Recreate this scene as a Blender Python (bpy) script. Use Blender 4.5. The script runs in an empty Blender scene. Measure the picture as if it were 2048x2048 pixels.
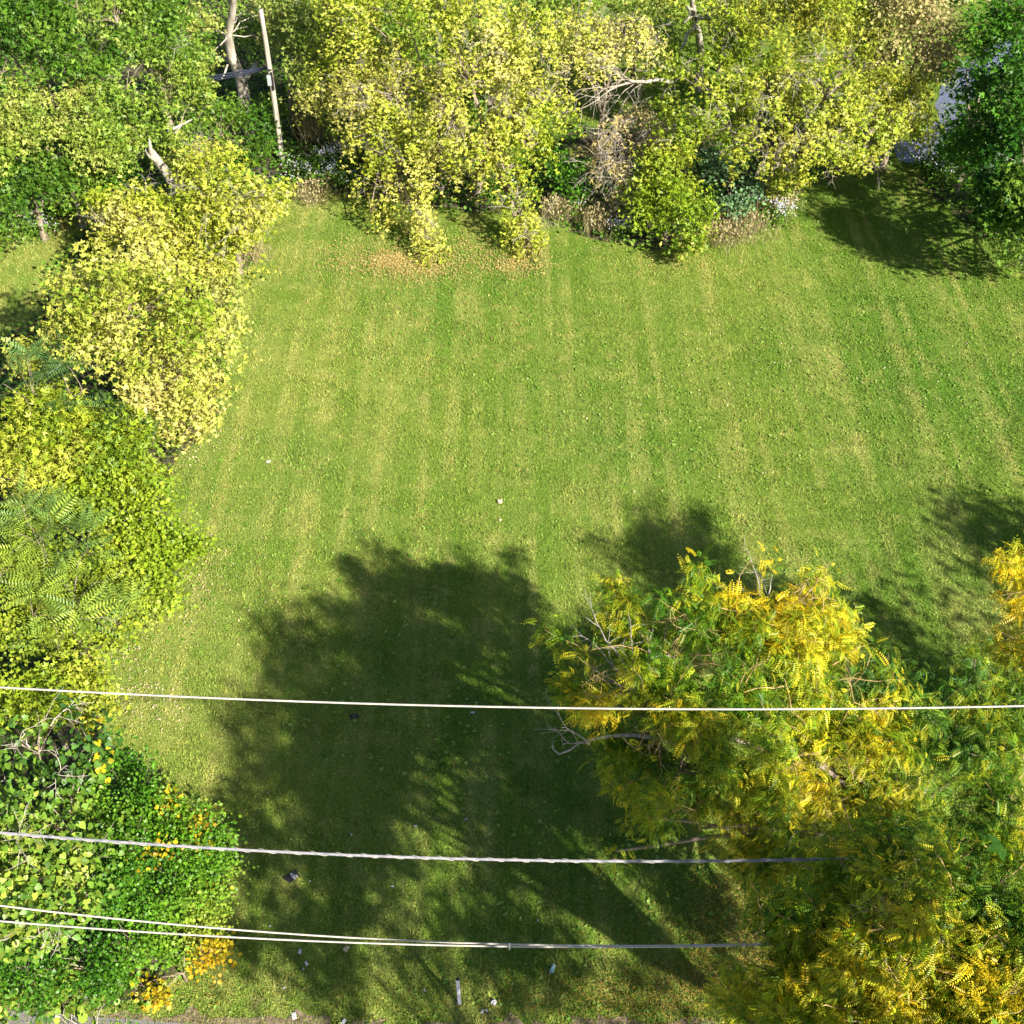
import bpy, math, numpy as np
from mathutils import Vector
R = math.radians
rng = np.random.default_rng(7)
S = bpy.context.scene
COL = S.collection

# ------------------------------------------------------------------ camera
H = 25.0; F = 2400.0; TH = R(44.6)
CT, ST = math.cos(TH), math.sin(TH)
cam_d = bpy.data.cameras.new('camera'); cam = bpy.data.objects.new('camera', cam_d); COL.objects.link(cam)
cam.location = (0, 0, H); cam.rotation_euler = (R(90) - TH, 0, 0)
cam_d.sensor_width = 36; cam_d.lens = 36 * F / 2048; cam_d.clip_end = 3000; cam_d.clip_start = .5
S.camera = cam

def ray(px, py):
    u = (px - 1024) / F; v = (py - 1024) / F
    return np.array([u, CT - v * ST, -ST - v * CT])
def P(px, py, z=0.0):
    """survey point of the place: where the sight line through a photo pixel meets height z"""
    d = ray(px, py); t = (z - H) / d[2]
    return np.array([d[0] * t, d[1] * t, z])
def T(px, py, z=0.0):
    return (z - H) / ray(px, py)[2]

# ------------------------------------------------------------------ materials
def mat(name):
    m = bpy.data.materials.new(name); m.use_nodes = True
    nt = m.node_tree; nt.nodes.clear()
    return m, nt, nt.nodes, nt.links
def leaf_mat(name, rough=.5, spec=.35, trans=.35):
    m, nt, N, L = mat(name)
    out = N.new('ShaderNodeOutputMaterial'); b = N.new('ShaderNodeBsdfPrincipled')
    at = N.new('ShaderNodeAttribute'); at.attribute_name = 'tint'
    tr = N.new('ShaderNodeBsdfTranslucent'); mx = N.new('ShaderNodeMixShader')
    g = N.new('ShaderNodeNewGeometry'); nz = N.new('ShaderNodeTexNoise'); nz.inputs['Scale'].default_value = 14
    nz.inputs['Detail'].default_value = 2
    L.new(g.outputs['Position'], nz.inputs['Vector'])
    mr = N.new('ShaderNodeMapRange'); mr.inputs[1].default_value = .3; mr.inputs[2].default_value = .7
    mr.inputs[3].default_value = .8; mr.inputs[4].default_value = 1.15
    L.new(nz.outputs['Fac'], mr.inputs[0])
    hs = N.new('ShaderNodeHueSaturation'); L.new(mr.outputs[0], hs.inputs['Value']); L.new(at.outputs['Color'], hs.inputs['Color'])
    hs.inputs['Saturation'].default_value = 1.05
    L.new(hs.outputs[0], b.inputs['Base Color']); L.new(hs.outputs[0], tr.inputs['Color'])
    b.inputs['Roughness'].default_value = rough; b.inputs['Specular IOR Level'].default_value = spec
    mx.inputs[0].default_value = trans
    L.new(b.outputs[0], mx.inputs[1]); L.new(tr.outputs[0], mx.inputs[2]); L.new(mx.outputs[0], out.inputs[0])
    return m
M_LEAF = leaf_mat('leaf_tissue', .45, .3, .28)
M_WAXY = leaf_mat('waxy_leaf', .42, .32, .24)
M_PETAL = leaf_mat('petal', .7, .2, .3)
M_DRY = leaf_mat('dry_plant', .8, .15, .25)

def noisy_mat(name, c1, c2, scale=6, rough=.85, stretch=(1, 1, 1), bump=.3, metal=0, detail=6):
    m, nt, N, L = mat(name)
    out = N.new('ShaderNodeOutputMaterial'); b = N.new('ShaderNodeBsdfPrincipled')
    tc = N.new('ShaderNodeNewGeometry'); mp = N.new('ShaderNodeMapping'); mp.inputs['Scale'].default_value = stretch
    nz = N.new('ShaderNodeTexNoise'); nz.inputs['Scale'].default_value = scale; nz.inputs['Detail'].default_value = detail
    rp = N.new('ShaderNodeValToRGB'); rp.color_ramp.elements[0].color = (*c1, 1); rp.color_ramp.elements[1].color = (*c2, 1)
    rp.color_ramp.elements[0].position = .35; rp.color_ramp.elements[1].position = .65
    L.new(tc.outputs['Position'], mp.inputs[0]); L.new(mp.outputs[0], nz.inputs['Vector']); L.new(nz.outputs['Fac'], rp.inputs[0])
    L.new(rp.outputs[0], b.inputs['Base Color'])
    b.inputs['Roughness'].default_value = rough; b.inputs['Metallic'].default_value = metal
    bp = N.new('ShaderNodeBump'); bp.inputs['Strength'].default_value = bump; bp.inputs['Distance'].default_value = .03
    L.new(nz.outputs['Fac'], bp.inputs['Height']); L.new(bp.outputs[0], b.inputs['Normal'])
    L.new(b.outputs[0], out.inputs[0])
    return m
M_BARK = noisy_mat('grey_brown_bark', (.16, .12, .085), (.34, .28, .21), 9, .9, (1, 1, .25), .6)
M_PALE = noisy_mat('pale_bark', (.30, .26, .20), (.56, .50, .42), 5, .9, (1, 1, .3), .5)
M_TWIG = noisy_mat('grey_twig_bark', (.22, .19, .16), (.46, .41, .35), 12, .9, (1, 1, 1), .2)
M_RUSSET = noisy_mat('russet_twig_bark', (.32, .20, .07), (.50, .36, .16), 12, .8, (1, 1, 1), .2)
M_POLE = noisy_mat('weathered_pole_wood', (.24, .20, .16), (.52, .47, .40), 7, .9, (3, 3, .15), .5)
M_WIRE = noisy_mat('aluminium_wire', (.40, .36, .31), (.54, .50, .45), 20, .45, (1, 1, 1), .05, .1)
M_BUNDLE = noisy_mat('grey_cable_sheath', (.18, .18, .21), (.30, .29, .32), 14, .5, (1, 1, 1), .1, .1)
M_BLACK = noisy_mat('black_plastic', (.012, .012, .016), (.03, .03, .035), 20, .5)
M_BLUEB = noisy_mat('blue_black_cable', (.03, .04, .08), (.07, .08, .13), 20, .4)
M_WHITE = noisy_mat('white_plastic', (.55, .55, .60), (.72, .72, .78), 4, .5, (1, 1, .5), .1)
M_PAPER = noisy_mat('white_paper', (.42, .42, .43), (.66, .66, .66), 30, .8)
M_CYAN = noisy_mat('pale_cyan_plastic', (.25, .55, .60), (.65, .82, .84), 25, .35)
M_BOXG = noisy_mat('light_grey_metal', (.42, .46, .48), (.55, .58, .60), 5, .5, metal=.3)
M_TAN = noisy_mat('dry_straw_tan', (.50, .38, .24), (.72, .58, .40), 30, .9)
M_ROCK = noisy_mat('pale_stone', (.34, .34, .36), (.52, .52, .54), 9, .9)
M_BIRD = noisy_mat('grey_feathers', (.22, .23, .26), (.36, .37, .40), 40, .8)
M_BEAK = noisy_mat('dark_beak', (.02, .02, .02), (.05, .04, .04), 40, .5)
M_ROAD = noisy_mat('weathered_asphalt', (.13, .13, .135), (.24, .235, .235), 60, .9, bump=.5, detail=8)
M_SOIL = noisy_mat('soil_and_leaf_litter', (.030, .030, .012), (.10, .085, .045), 3.0, .95, bump=.8, detail=12)
M_DIRT = noisy_mat('trodden_dirt', (.10, .075, .045), (.26, .20, .13), 7.0, .95, bump=.6, detail=12)

def water_mat():
    m, nt, N, L = mat('creek_water')
    out = N.new('ShaderNodeOutputMaterial'); b = N.new('ShaderNodeBsdfPrincipled')
    b.inputs['Base Color'].default_value = (.15, .16, .30, 1); b.inputs['Roughness'].default_value = .12  # lavender-blue of the reflected sky is put into the base colour
    b.inputs['Specular IOR Level'].default_value = .8
    g = N.new('ShaderNodeNewGeometry'); nz = N.new('ShaderNodeTexNoise'); nz.inputs['Scale'].default_value = 5
    L.new(g.outputs['Position'], nz.inputs['Vector'])
    bp = N.new('ShaderNodeBump'); bp.inputs['Strength'].default_value = .25; bp.inputs['Distance'].default_value = .03
    L.new(nz.outputs['Fac'], bp.inputs['Height']); L.new(bp.outputs[0], b.inputs['Normal']); L.new(b.outputs[0], out.inputs[0])
    return m
M_WATER = water_mat()

def turf_mat(name, blade=False):
    m, nt, N, L = mat(name)
    out = N.new('ShaderNodeOutputMaterial'); b = N.new('ShaderNodeBsdfPrincipled')
    g = N.new('ShaderNodeNewGeometry')
    def noise(scale, detail=4, sc=(1, 1, 1), rot=0, rough=.55):
        mp = N.new('ShaderNodeMapping'); mp.inputs['Scale'].default_value = sc; mp.inputs['Rotation'].default_value = (0, 0, rot)
        L.new(g.outputs['Position'], mp.inputs[0])
        n = N.new('ShaderNodeTexNoise'); n.inputs['Scale'].default_value = scale; n.inputs['Detail'].default_value = detail
        n.inputs['Roughness'].default_value = rough
        L.new(mp.outputs[0], n.inputs['Vector']); return n.outputs['Fac']
    def mrange(x, a, b_, c=0, d=1):
        r = N.new('ShaderNodeMapRange'); r.inputs[1].default_value = a; r.inputs[2].default_value = b_
        r.inputs[3].default_value = c; r.inputs[4].default_value = d; L.new(x, r.inputs[0]); return r.outputs[0]
    def mix(f, a, b_):
        x = N.new('ShaderNodeMix'); x.data_type = 'RGBA'
        if isinstance(f, float): x.inputs[0].default_value = f
        else: L.new(f, x.inputs[0])
        for i, c in ((6, a), (7, b_)):
            if isinstance(c, tuple): x.inputs[i].default_value = (*c, 1)
            else: L.new(c, x.inputs[i])
        return x.outputs[2]
    def mul(a, k):
        x = N.new('ShaderNodeMath'); x.operation = 'MULTIPLY'
        L.new(a, x.inputs[0])
        if isinstance(k, float): x.inputs[1].default_value = k
        else: L.new(k, x.inputs[1])
        return x.outputs[0]
    green = (.180, .252, .040); lush = (.100, .200, .024); straw = (.36, .365, .105); tan = (.42, .35, .18)
    big = mrange(noise(.10, 3), .36, .64)
    c = mix(big, green, lush)
    # mowing passes, 3 degrees off the view direction
    st = mrange(noise(1.7, 2, (1.0, .022, 1), R(-3)), .42, .70)
    st2 = mrange(noise(.45, 2), .3, .6)
    c = mix(mul(mul(st, st2), .7), c, straw)
    pat = mrange(noise(1.3, 5), .54, .74)
    c = mix(mul(pat, .55), c, straw)
    lushp = mrange(noise(2.1, 4, rough=.65), .56, .68)
    c = mix(mul(lushp, .55), c, lush)
    worn = mrange(noise(.8, 6, rough=.7), .63, .74)
    c = mix(mul(worn, .6), c, tan)
    # drier turf towards the left and the bottom corner of the field
    sx = N.new('ShaderNodeSeparateXYZ'); L.new(g.outputs['Position'], sx.inputs[0])
    dry = mul(mrange(sx.outputs['X'], -2, -14, 0, 1), mrange(noise(.35, 5), .35, .6))
    c = mix(mul(dry, .55), c, straw)
    fine = mrange(noise(22, 3, rough=.75), .25, .75, .35 if not blade else .75, 1.5 if not blade else 1.3)
    hs = N.new('ShaderNodeHueSaturation'); L.new(fine, hs.inputs['Value']); L.new(c, hs.inputs['Color'])
    col = hs.outputs[0]
    if blade:
        at = N.new('ShaderNodeAttribute'); at.attribute_name = 'tint'
        x = N.new('ShaderNodeMix'); x.data_type = 'RGBA'; x.blend_type = 'MULTIPLY'; x.inputs[0].default_value = 1
        L.new(col, x.inputs[6]); L.new(at.outputs['Color'], x.inputs[7]); col = x.outputs[2]
    L.new(col, b.inputs['Base Color'])
    b.inputs['Roughness'].default_value = .6 if blade else .85
    b.inputs['Specular IOR Level'].default_value = .15 if blade else .03
    if not blade:
        bp = N.new('ShaderNodeBump'); bp.inputs['Strength'].default_value = .8; bp.inputs['Distance'].default_value = .05
        L.new(noise(16, 5, rough=.7), bp.inputs['Height']); L.new(bp.outputs[0], b.inputs['Normal'])
    L.new(b.outputs[0], out.inputs[0])
    return m
M_TURF = turf_mat('mown_turf'); M_BLADE = turf_mat('grass_blade', True)

# ------------------------------------------------------------------ mesh helpers
def make_obj(name, V, Fc, m, parent=None, tint=None, smooth=False, mats=None, midx=None):
    me = bpy.data.meshes.new(name)
    V = np.asarray(V, dtype=np.float32)
    if isinstance(Fc, np.ndarray):
        nf, k = Fc.shape
        me.vertices.add(len(V)); me.vertices.foreach_set('co', V.ravel())
        me.loops.add(nf * k); me.loops.foreach_set('vertex_index', Fc.astype(np.int32).ravel())
        me.polygons.add(nf); me.polygons.foreach_set('loop_start', np.arange(0, nf * k, k, dtype=np.int32))
        me.polygons.foreach_set('loop_total', np.full(nf, k, dtype=np.int32))
        me.update(calc_edges=True)
    else:
        me.from_pydata([tuple(map(float, v)) for v in V], [], Fc)
    if tint is not None:
        a = me.attributes.new('tint', 'FLOAT_COLOR', 'POINT')
        c = np.ones((len(V), 4), dtype=np.float32); c[:, :3] = tint; a.data.foreach_set('color', c.ravel())
    me.materials.append(m)
    if smooth: me.polygons.foreach_set('use_smooth', np.ones(len(me.polygons), dtype=bool))
    o = bpy.data.objects.new(name, me); COL.objects.link(o)
    if parent is not None:
        o.parent = parent; o.matrix_parent_inverse = parent.matrix_world.inverted() if False else o.matrix_parent_inverse
    return o
def localize(V, origin): return np.asarray(V) - np.asarray(origin)
def tag(o, label, cat, group=None):
    o['label'] = label; o['category'] = cat
    if group: o['group'] = group
    return o
def thing(name, label, cat, loc, group=None):
    o = bpy.data.objects.new(name, None); COL.objects.link(o); o.location = tuple(float(a) for a in loc)
    o.empty_display_size = .3
    return tag(o, label, cat, group)
def struct(o, kind='structure'): o['kind'] = kind; return o

class Noise:
    def __init__(s, seed, n=10):
        r = np.random.default_rng(seed); s.k = r.normal(size=(n, 3)); s.p = r.uniform(0, 6.28, n); s.n = n
    def __call__(s, p, f=1.0):
        return np.sin(p @ (s.k.T * f) + s.p).sum(1) / math.sqrt(s.n)
def unit(v): return v / np.maximum(np.linalg.norm(v, axis=-1, keepdims=True), 1e-6)

class Tubes:
    def __init__(s, sides=5): s.V = []; s.F = []; s.n = 0; s.s = sides
    def add(s, pts, rad, cap=True):
        pts = np.asarray(pts, float); k = s.s; n = len(pts)
        rad = np.broadcast_to(np.asarray(rad, float), (n,))
        d = np.gradient(pts, axis=0); d = unit(d)
        up = np.array([0, 0, 1.]) if abs(d[0][2]) < .9 else np.array([1., 0, 0])
        a = unit(np.cross(d, up)); b = np.cross(d, a)
        th = np.linspace(0, 2 * math.pi, k, endpoint=False)
        ring = pts[:, None] + rad[:, None, None] * (np.cos(th)[None, :, None] * a[:, None] + np.sin(th)[None, :, None] * b[:, None])
        s.V.append(ring.reshape(-1, 3))
        i = np.arange(n - 1)[:, None] * k + np.arange(k)[None]
        j = np.arange(n - 1)[:, None] * k + (np.arange(k)[None] + 1) % k
        f = np.stack([i, j, j + k, i + k], -1).reshape(-1, 4) + s.n
        s.F.append(f)
        if cap:
            for base, rev in ((s.n, True), (s.n + (n - 1) * k, False)):
                if k == 4: s.F.append(np.array([[base, base + 1, base + 2, base + 3]]))
                else:
                    for q in range(1, k - 1): s.F.append(np.array([[base, base + q, base + q + 1, base + q + 1]])[:, :4])
        s.n += n * k
    def build(s, name, m, parent, origin, smooth=True):
        V = np.concatenate(s.V); Fc = np.concatenate(s.F)
        tri = Fc[:, 2] == Fc[:, 3]
        if tri.any():
            fl = [tuple(map(int, f)) for f in Fc[~tri]] + [tuple(map(int, f[:3])) for f in Fc[tri]]
            return make_obj(name, localize(V, origin), fl, m, parent, smooth=smooth)
        return make_obj(name, localize(V, origin), Fc, m, parent, smooth=smooth)
def curve_pts(a, b, rise=0, wob=.05, n=7, r=rng):
    a = np.asarray(a, float); b = np.asarray(b, float); t = np.linspace(0, 1, n)[:, None]
    L = np.linalg.norm(b - a)
    p = a * (1 - t) + b * t
    p[:, 2] += rise * L * (t * (1 - t) * 4)[:, 0]
    w = np.cumsum(r.normal(size=(n, 3)), 0) * wob * L / n; w -= t * w[-1]
    p += w - w[0] * (1 - t)
    return p

# ------------------------------------------------------------------ leaf templates (x = length, y = width, z = face)
def q(*leaflets):
    V = []; Fc = []
    for (ox, oy, oz, ang, l, w, dz) in leaflets:
        c, s_ = math.cos(ang), math.sin(ang)
        base = len(V)
        for (x, y, z) in ((0, 0, 0), (.45 * l, w, .25 * w), (l, 0, dz), (.45 * l, -w, .25 * w)):
            V.append((ox + x * c - y * s_, oy + x * s_ + y * c, oz + z))
        Fc.append((base, base + 1, base + 2, base + 3))
    return np.array(V, float), np.array(Fc)
T_SIMPLE = q((0, 0, 0, 0, 1, .30, -.08))
T_ROUND = (np.array([(0, 0, 0), (.25, .42, .06), (.75, .38, .04), (1, 0, -.06), (.75, -.38, .04), (.25, -.42, .06)], float),
           np.array([(0, 1, 2, 3), (0, 3, 4, 5)]))
T_HEART = (np.array([(.08, 0, 0), (-.08, .28, .05), (.22, .52, .12), (.62, .34, .08), (1.05, 0, -.15), (.62, -.34, .08), (.22, -.52, .12), (-.08, -.28, .05)], float),
           np.array([(0, 1, 2, 3), (0, 3, 4, 4), (0, 4, 5, 5), (0, 5, 6, 7)]))
T_HEART = (T_HEART[0], np.array([(0, 1, 2, 3), (3, 4, 5, 0), (0, 5, 6, 7)]))
T_THREE = q((0, 0, 0, 0, 1, .24, -.12), (.1, .05, 0, 1.0, .75, .2, -.1), (.1, -.05, 0, -1.0, .75, .2, -.1))
T_NARROW = q((0, 0, 0, 0, 1, .13, -.18), (.15, .02, 0, .8, .7, .11, -.15), (.15, -.02, 0, -.8, .7, .11, -.15))
def frond(pairs, ll, lw, arch, first=.12, taper=.5, sweep=1.15):
    L = []
    for i in range(pairs):
        t = first + (1 - first) * i / pairs
        z = -arch * t * t
        k = (1 - taper * abs(t - .4) / .6)
        for sgn in (1, -1):
            L.append((t, sgn * .012, z, sgn * sweep, ll * k, lw * k, -.25 * ll))
    L.append((1, 0, -arch, 0, ll * .6, lw * .7, -.1 * ll))
    return q(*L)
T_SUMAC = frond(9, .25, .027, .34, .14, .45, 1.2)
T_LOCUST = frond(7, .27, .048, .55, .05, .3, 1.2)

def scatter(tmpl, pos, d, nrm, size):
    tv, tf = tmpl
    x = unit(d); y = unit(np.cross(nrm, x)); z = np.cross(x, y)
    n = len(pos); k = len(tv)
    V = pos[:, None] + size[:, None, None] * (tv[None, :, 0:1] * x[:, None] + tv[None, :, 1:2] * y[:, None] + tv[None, :, 2:3] * z[:, None])
    Fc = (tf[None] + (np.arange(n) * k)[:, None, None]).reshape(-1, tf.shape[1])
    return V.reshape(-1, 3), Fc
def palette(pal, t):
    pal = np.array(pal, float); t = np.clip(t, 0, .9999) * (len(pal) - 1); i = t.astype(int); f = (t - i)[:, None]
    return pal[i] * (1 - f) + pal[np.minimum(i + 1, len(pal) - 1)] * f

PAL = dict(
    cream=[(.22, .34, .04), (.42, .50, .06), (.62, .62, .13), (.74, .68, .26)],
    lemon=[(.22, .35, .04), (.44, .50, .08), (.66, .64, .18), (.78, .68, .28)],
    lime=[(.16, .28, .03), (.30, .42, .045), (.42, .50, .07), (.54, .52, .10)],
    olive=[(.16, .26, .05), (.30, .38, .08), (.44, .46, .14), (.52, .44, .22)],
    pink=[(.36, .42, .10), (.56, .50, .18), (.64, .52, .28), (.66, .58, .20)],
    green=[(.060, .16, .020), (.13, .26, .035), (.26, .40, .07), (.46, .54, .15)],
    mid=[(.09, .20, .03), (.20, .33, .05), (.36, .46, .09), (.54, .56, .17)],
    dark=[(.035, .11, .015), (.065, .19, .022), (.11, .27, .03), (.18, .34, .045)],
    silver=[(.12, .24, .10), (.20, .34, .17), (.28, .42, .22)],
    sumac=[(.14, .26, .08), (.23, .36, .09), (.40, .50, .08), (.56, .60, .10)],
    heart=[(.05, .13, .03), (.10, .22, .04), (.19, .33, .05), (.46, .50, .10)],
    small=[(.055, .17, .02), (.12, .28, .03), (.22, .40, .05), (.36, .46, .08)],
    amber=[(.26, .36, .04), (.52, .48, .05), (.72, .50, .06), (.68, .40, .08)],
    locust=[(.10, .25, .03), (.26, .42, .04), (.58, .62, .06), (.86, .76, .08), (.88, .62, .06)],
    locustg=[(.06, .16, .035), (.12, .28, .05), (.24, .40, .05), (.56, .52, .05)],
    straw=[(.22, .24, .08), (.44, .36, .20), (.50, .43, .27)],
    aster=[(.52, .50, .68), (.70, .68, .82), (.80, .79, .84)],
)

def gen_crown(lobes, per_m2, tmpl, size, pal, seed, cluster=.20, gap=-.55, droop=0., strands=0., shell=.5,
              bumps=.34, hue_amp=.22, rim=0., gfreq=1.3, hue_f=.5, hue_bias=0., npl=9, below=.35, whorl=False):
    """lobes: (centre, radii). returns V, F, tint, cluster centres."""
    r = np.random.default_rng(seed); nz = Noise(seed + 1); nh = Noise(seed + 2)
    C = []; O = []; RR = []
    for (c, rad) in lobes:
        area = 4 * math.pi * ((rad[0] * rad[1]) ** 1.6 / 3 + 2 * (rad[0] * rad[2]) ** 1.6 / 3) ** (1 / 1.6)
        n = max(6, int(area * per_m2 / npl * 2.1))
        d = unit(r.normal(size=(n, 3)))
        keep = (d[:, 2] > -below) | (r.random(n) < .25)
        d = d[keep]; n = len(d)
        rr = 1 - shell * r.random(n) ** 1.3
        rr *= 1 + bumps * nz(d * 1.0 + np.asarray(c) * .7, 2.2)
        rr += (r.random(n) < .06) * r.random(n) * .25
        RR.append(rr); C.append(np.asarray(c) + d * rr[:, None] * np.asarray(rad)); O.append(d)
    C = np.concatenate(C); O = np.concatenate(O); RR = np.concatenate(RR)
    keep = (nz(C, gfreq) + .6 * nz(C, gfreq * 2.4) > gap + .12) & (C[:, 2] > .15)
    C = C[keep]; O = O[keep]; RR = RR[keep]; n = len(C)
    if strands > 0:   # leaves along hanging twigs
        L = strands * (.35 + .65 * r.random(n)); k = npl
        s = r.random((n, k)) ** .9
        side = O.copy(); side[:, 2] = 0
        pos = C[:, None] + side[:, None] * (s * .35 * L[:, None])[..., None] + r.normal(size=(n, k, 3)) * cluster * np.array([1, 1, .5])
        pos[..., 2] -= s ** 1.5 * L[:, None]
    else:
        k = npl
        pos = C[:, None] + r.normal(size=(n, k, 3)) * cluster * np.array([1, 1, .7])
    pos = pos.reshape(-1, 3); out = np.repeat(O, k, 0)
    pos[:, 2] = np.maximum(pos[:, 2], .06 + .2 * r.random(len(pos)))
    N_ = len(pos)
    off = pos - np.repeat(C, k, 0)
    d = out * .6 + unit(off) * .7 + r.normal(size=(N_, 3)) * .55; d[:, 2] -= droop
    if whorl:
        pos = np.repeat(C, k, 0) + out * r.uniform(-.12, .12, (N_, 1)); a_ = np.tile(np.arange(k), n) * 2.4 + np.repeat(r.uniform(0, 6, n), k)
        d = np.stack([np.cos(a_), np.sin(a_), r.uniform(-.15, .55, N_)], 1) + out * .35
    nr = out * (.1 if whorl else .5) + (r.normal(size=(N_, 3)) * -.45 if whorl else 0) + np.array([.15, -.15, .8]) + r.normal(size=(N_, 3)) * .62
    sz = size * r.uniform(.5, 1.35, N_)
    V, Fc = scatter(tmpl, pos, d, nr, sz)
    hue = .5 + hue_bias + rim * (np.repeat(RR, k) - .85) + hue_amp * nh(pos, hue_f) + .14 * nh(pos, hue_f * 4) + r.normal(size=N_) * .12
    col = palette(pal, hue) ** 1.05 * .84 * np.clip(r.normal(1, .2, (N_, 1)), .5, 1.5)
    return V, Fc, np.repeat(col, len(tmpl[0]), 0), C

def twig_tree(tb, p, d, L, rad, depth, r, spread=.7, grav=-.05):
    n = 5; pts = [np.asarray(p, float)]; dd = unit(np.asarray(d, float))
    for i in range(n - 1):
        dd = unit(dd + r.normal(size=3) * .16 + np.array([0, 0, grav])); pts.append(pts[-1] + dd * L / (n - 1))
    tb.add(pts, np.linspace(rad, rad * .45, n), cap=False)
    if depth > 0:
        for i in (2, 3, 4):
            for _ in range(1 if i < 4 else 2):
                nd = unit(dd + r.normal(size=3) * spread); twig_tree(tb, pts[i], nd, L * r.uniform(.5, .75), max(rad * .5, .006), depth - 1, r, spread, grav)

LEAFCOUNT = 0
def L2W(lobes):
    """(px, py, z, rpx[, squash]) -> world lobes"""
    out = []
    for l in lobes:
        c = P(l[0], l[1], l[2]); rr = l[3] * T(l[0], l[1], l[2]) / F
        rz = min(rr * (l[4] if len(l) > 4 else .85), max(l[2] * .95, .3))
        out.append((c, (rr, rr, rz)))
    return out
def tree(name, label, cat, lobes, pal, seed, tmpl=T_THREE, size=.14, dens=60, base=None, trunk_r=.14, leafm=None, bark=None,
         group=None, part='crown', stem='trunk', twigs=0, twig_m=None, world=False, trunk_path=None, limbs=True, limb_r=None, sprays=0, spray_l=1.1, nbranch=26, extra=None, **kw):
    global LEAFCOUNT
    W = lobes if world else L2W(lobes)
    cen = np.mean([c for c, _ in W], 0)
    if base is None:
        base = np.array([cen[0], cen[1], 0.])
    base = np.asarray(base, float)
    root = thing(name, label, cat, base, group)
    SPR = []; WS = []
    if sprays:
        rs = np.random.default_rng(seed + 77); wts = np.array([q_[1][0] ** 2 for q_ in W]); wts /= wts.sum()
        for _ in range(sprays):
            c, rad = W[rs.choice(len(W), p=wts)]; d = rs.normal(size=3); d[2] = abs(d[2]) * .6 + .05; d = unit(d)
            L_ = spray_l * rs.uniform(.45, 1.15); p0 = c + d * np.array(rad) * .75; dd = unit(d + np.array([0, 0, .25])); pts = [p0]
            for j in range(5):
                pts.append(pts[-1] + dd * L_ / 5); dd = unit(dd + rs.normal(size=3) * .22 + np.array([0, 0, -.12]))
                if j: WS.append((pts[-1], (L_ * .15, L_ * .15, L_ * .10)))
            SPR.append(pts)
    V, Fc, col, C = gen_crown(W + WS, dens, tmpl, size, PAL[pal], seed, **kw)
    LEAFCOUNT += len(Fc)
    make_obj(part, localize(V, base), Fc, leafm or M_LEAF, root, col)
    for e in (extra or []):
        ek = dict(kw); ek.update(e[3] if len(e) > 3 else {})
        V, Fc, col, _ = gen_crown(L2W(e[1]), e[2].get('dens', dens), e[2].get('tmpl', tmpl), e[2].get('size', size), PAL[e[2].get('pal', pal)], seed + 50, **ek)
        make_obj(e[0], localize(V, base), Fc, leafm or M_LEAF, root, col); LEAFCOUNT += len(Fc)
    r = np.random.default_rng(seed + 9)
    tb = Tubes(6)
    hgt = max(c[2] for c, _ in W)
    if trunk_path is not None:
        tp = np.asarray(trunk_path, float)
        tb.add(tp, np.linspace(trunk_r, trunk_r * .4, len(tp)))
        fork = tp[len(tp) // 2]
    else:
        fork = base + (cen - base) * .45 + np.array([0, 0, 0.]); fork[2] = hgt * .4
        tp = curve_pts(base - np.array([0, 0, .1]), fork, 0, .12, 7, r)
        tb.add(tp, np.linspace(trunk_r * 1.25, trunk_r * .8, 7))
    tb.build(stem, bark or M_BARK, root, base)
    if limbs:
        lb = Tubes(5)
        for (c, rad) in W:
            e = c - np.array([0, 0, rad[2] * .3])
            lb.add(curve_pts(fork, e, .08, .16, 8, r), np.linspace(limb_r or trunk_r * .42, (limb_r or trunk_r) * .12, 8), cap=False)
        idx = r.choice(len(C), min(nbranch * max(1, len(W) // 2), len(C)), replace=False)
        cs = np.array([c for c, _ in W])
        for i in idx:
            k = np.argmin(((cs - C[i]) ** 2).sum(1)); lb.add(curve_pts(cs[k] - np.array([0, 0, .3]), C[i], .04, .2, 5, r), np.linspace(trunk_r * .13, .006, 5), cap=False)
    else: lb = Tubes(5)
    nb0 = sum(len(f) for f in lb.F)
    for p_ in SPR: lb.add(p_, np.linspace(.016, .006, len(p_)), cap=False)
    if twigs:
        tw = lb; idx = r.choice(len(C), twigs)
        for i in idx:
            k = np.argmin(((np.array([c for c, _ in W]) - C[i]) ** 2).sum(1)); o = unit(C[i] - W[k][0]); p = C[i] - o * .5
            twig_tree(tw, p, o + np.array([0, 0, -.2 if kw.get('strands', 0) else .25]) + r.normal(size=3) * .3, r.uniform(.5, .95), .016, 2, r, .7, -.05)
    if lb.F:
        o = lb.build('branches', bark or M_BARK, root, base)
        if twigs:
            o.data.materials.append(twig_m or M_TWIG)
            mi = np.zeros(len(o.data.polygons), np.int32); mi[nb0:] = 1; o.data.polygons.foreach_set('material_index', mi)
    return root

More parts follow.
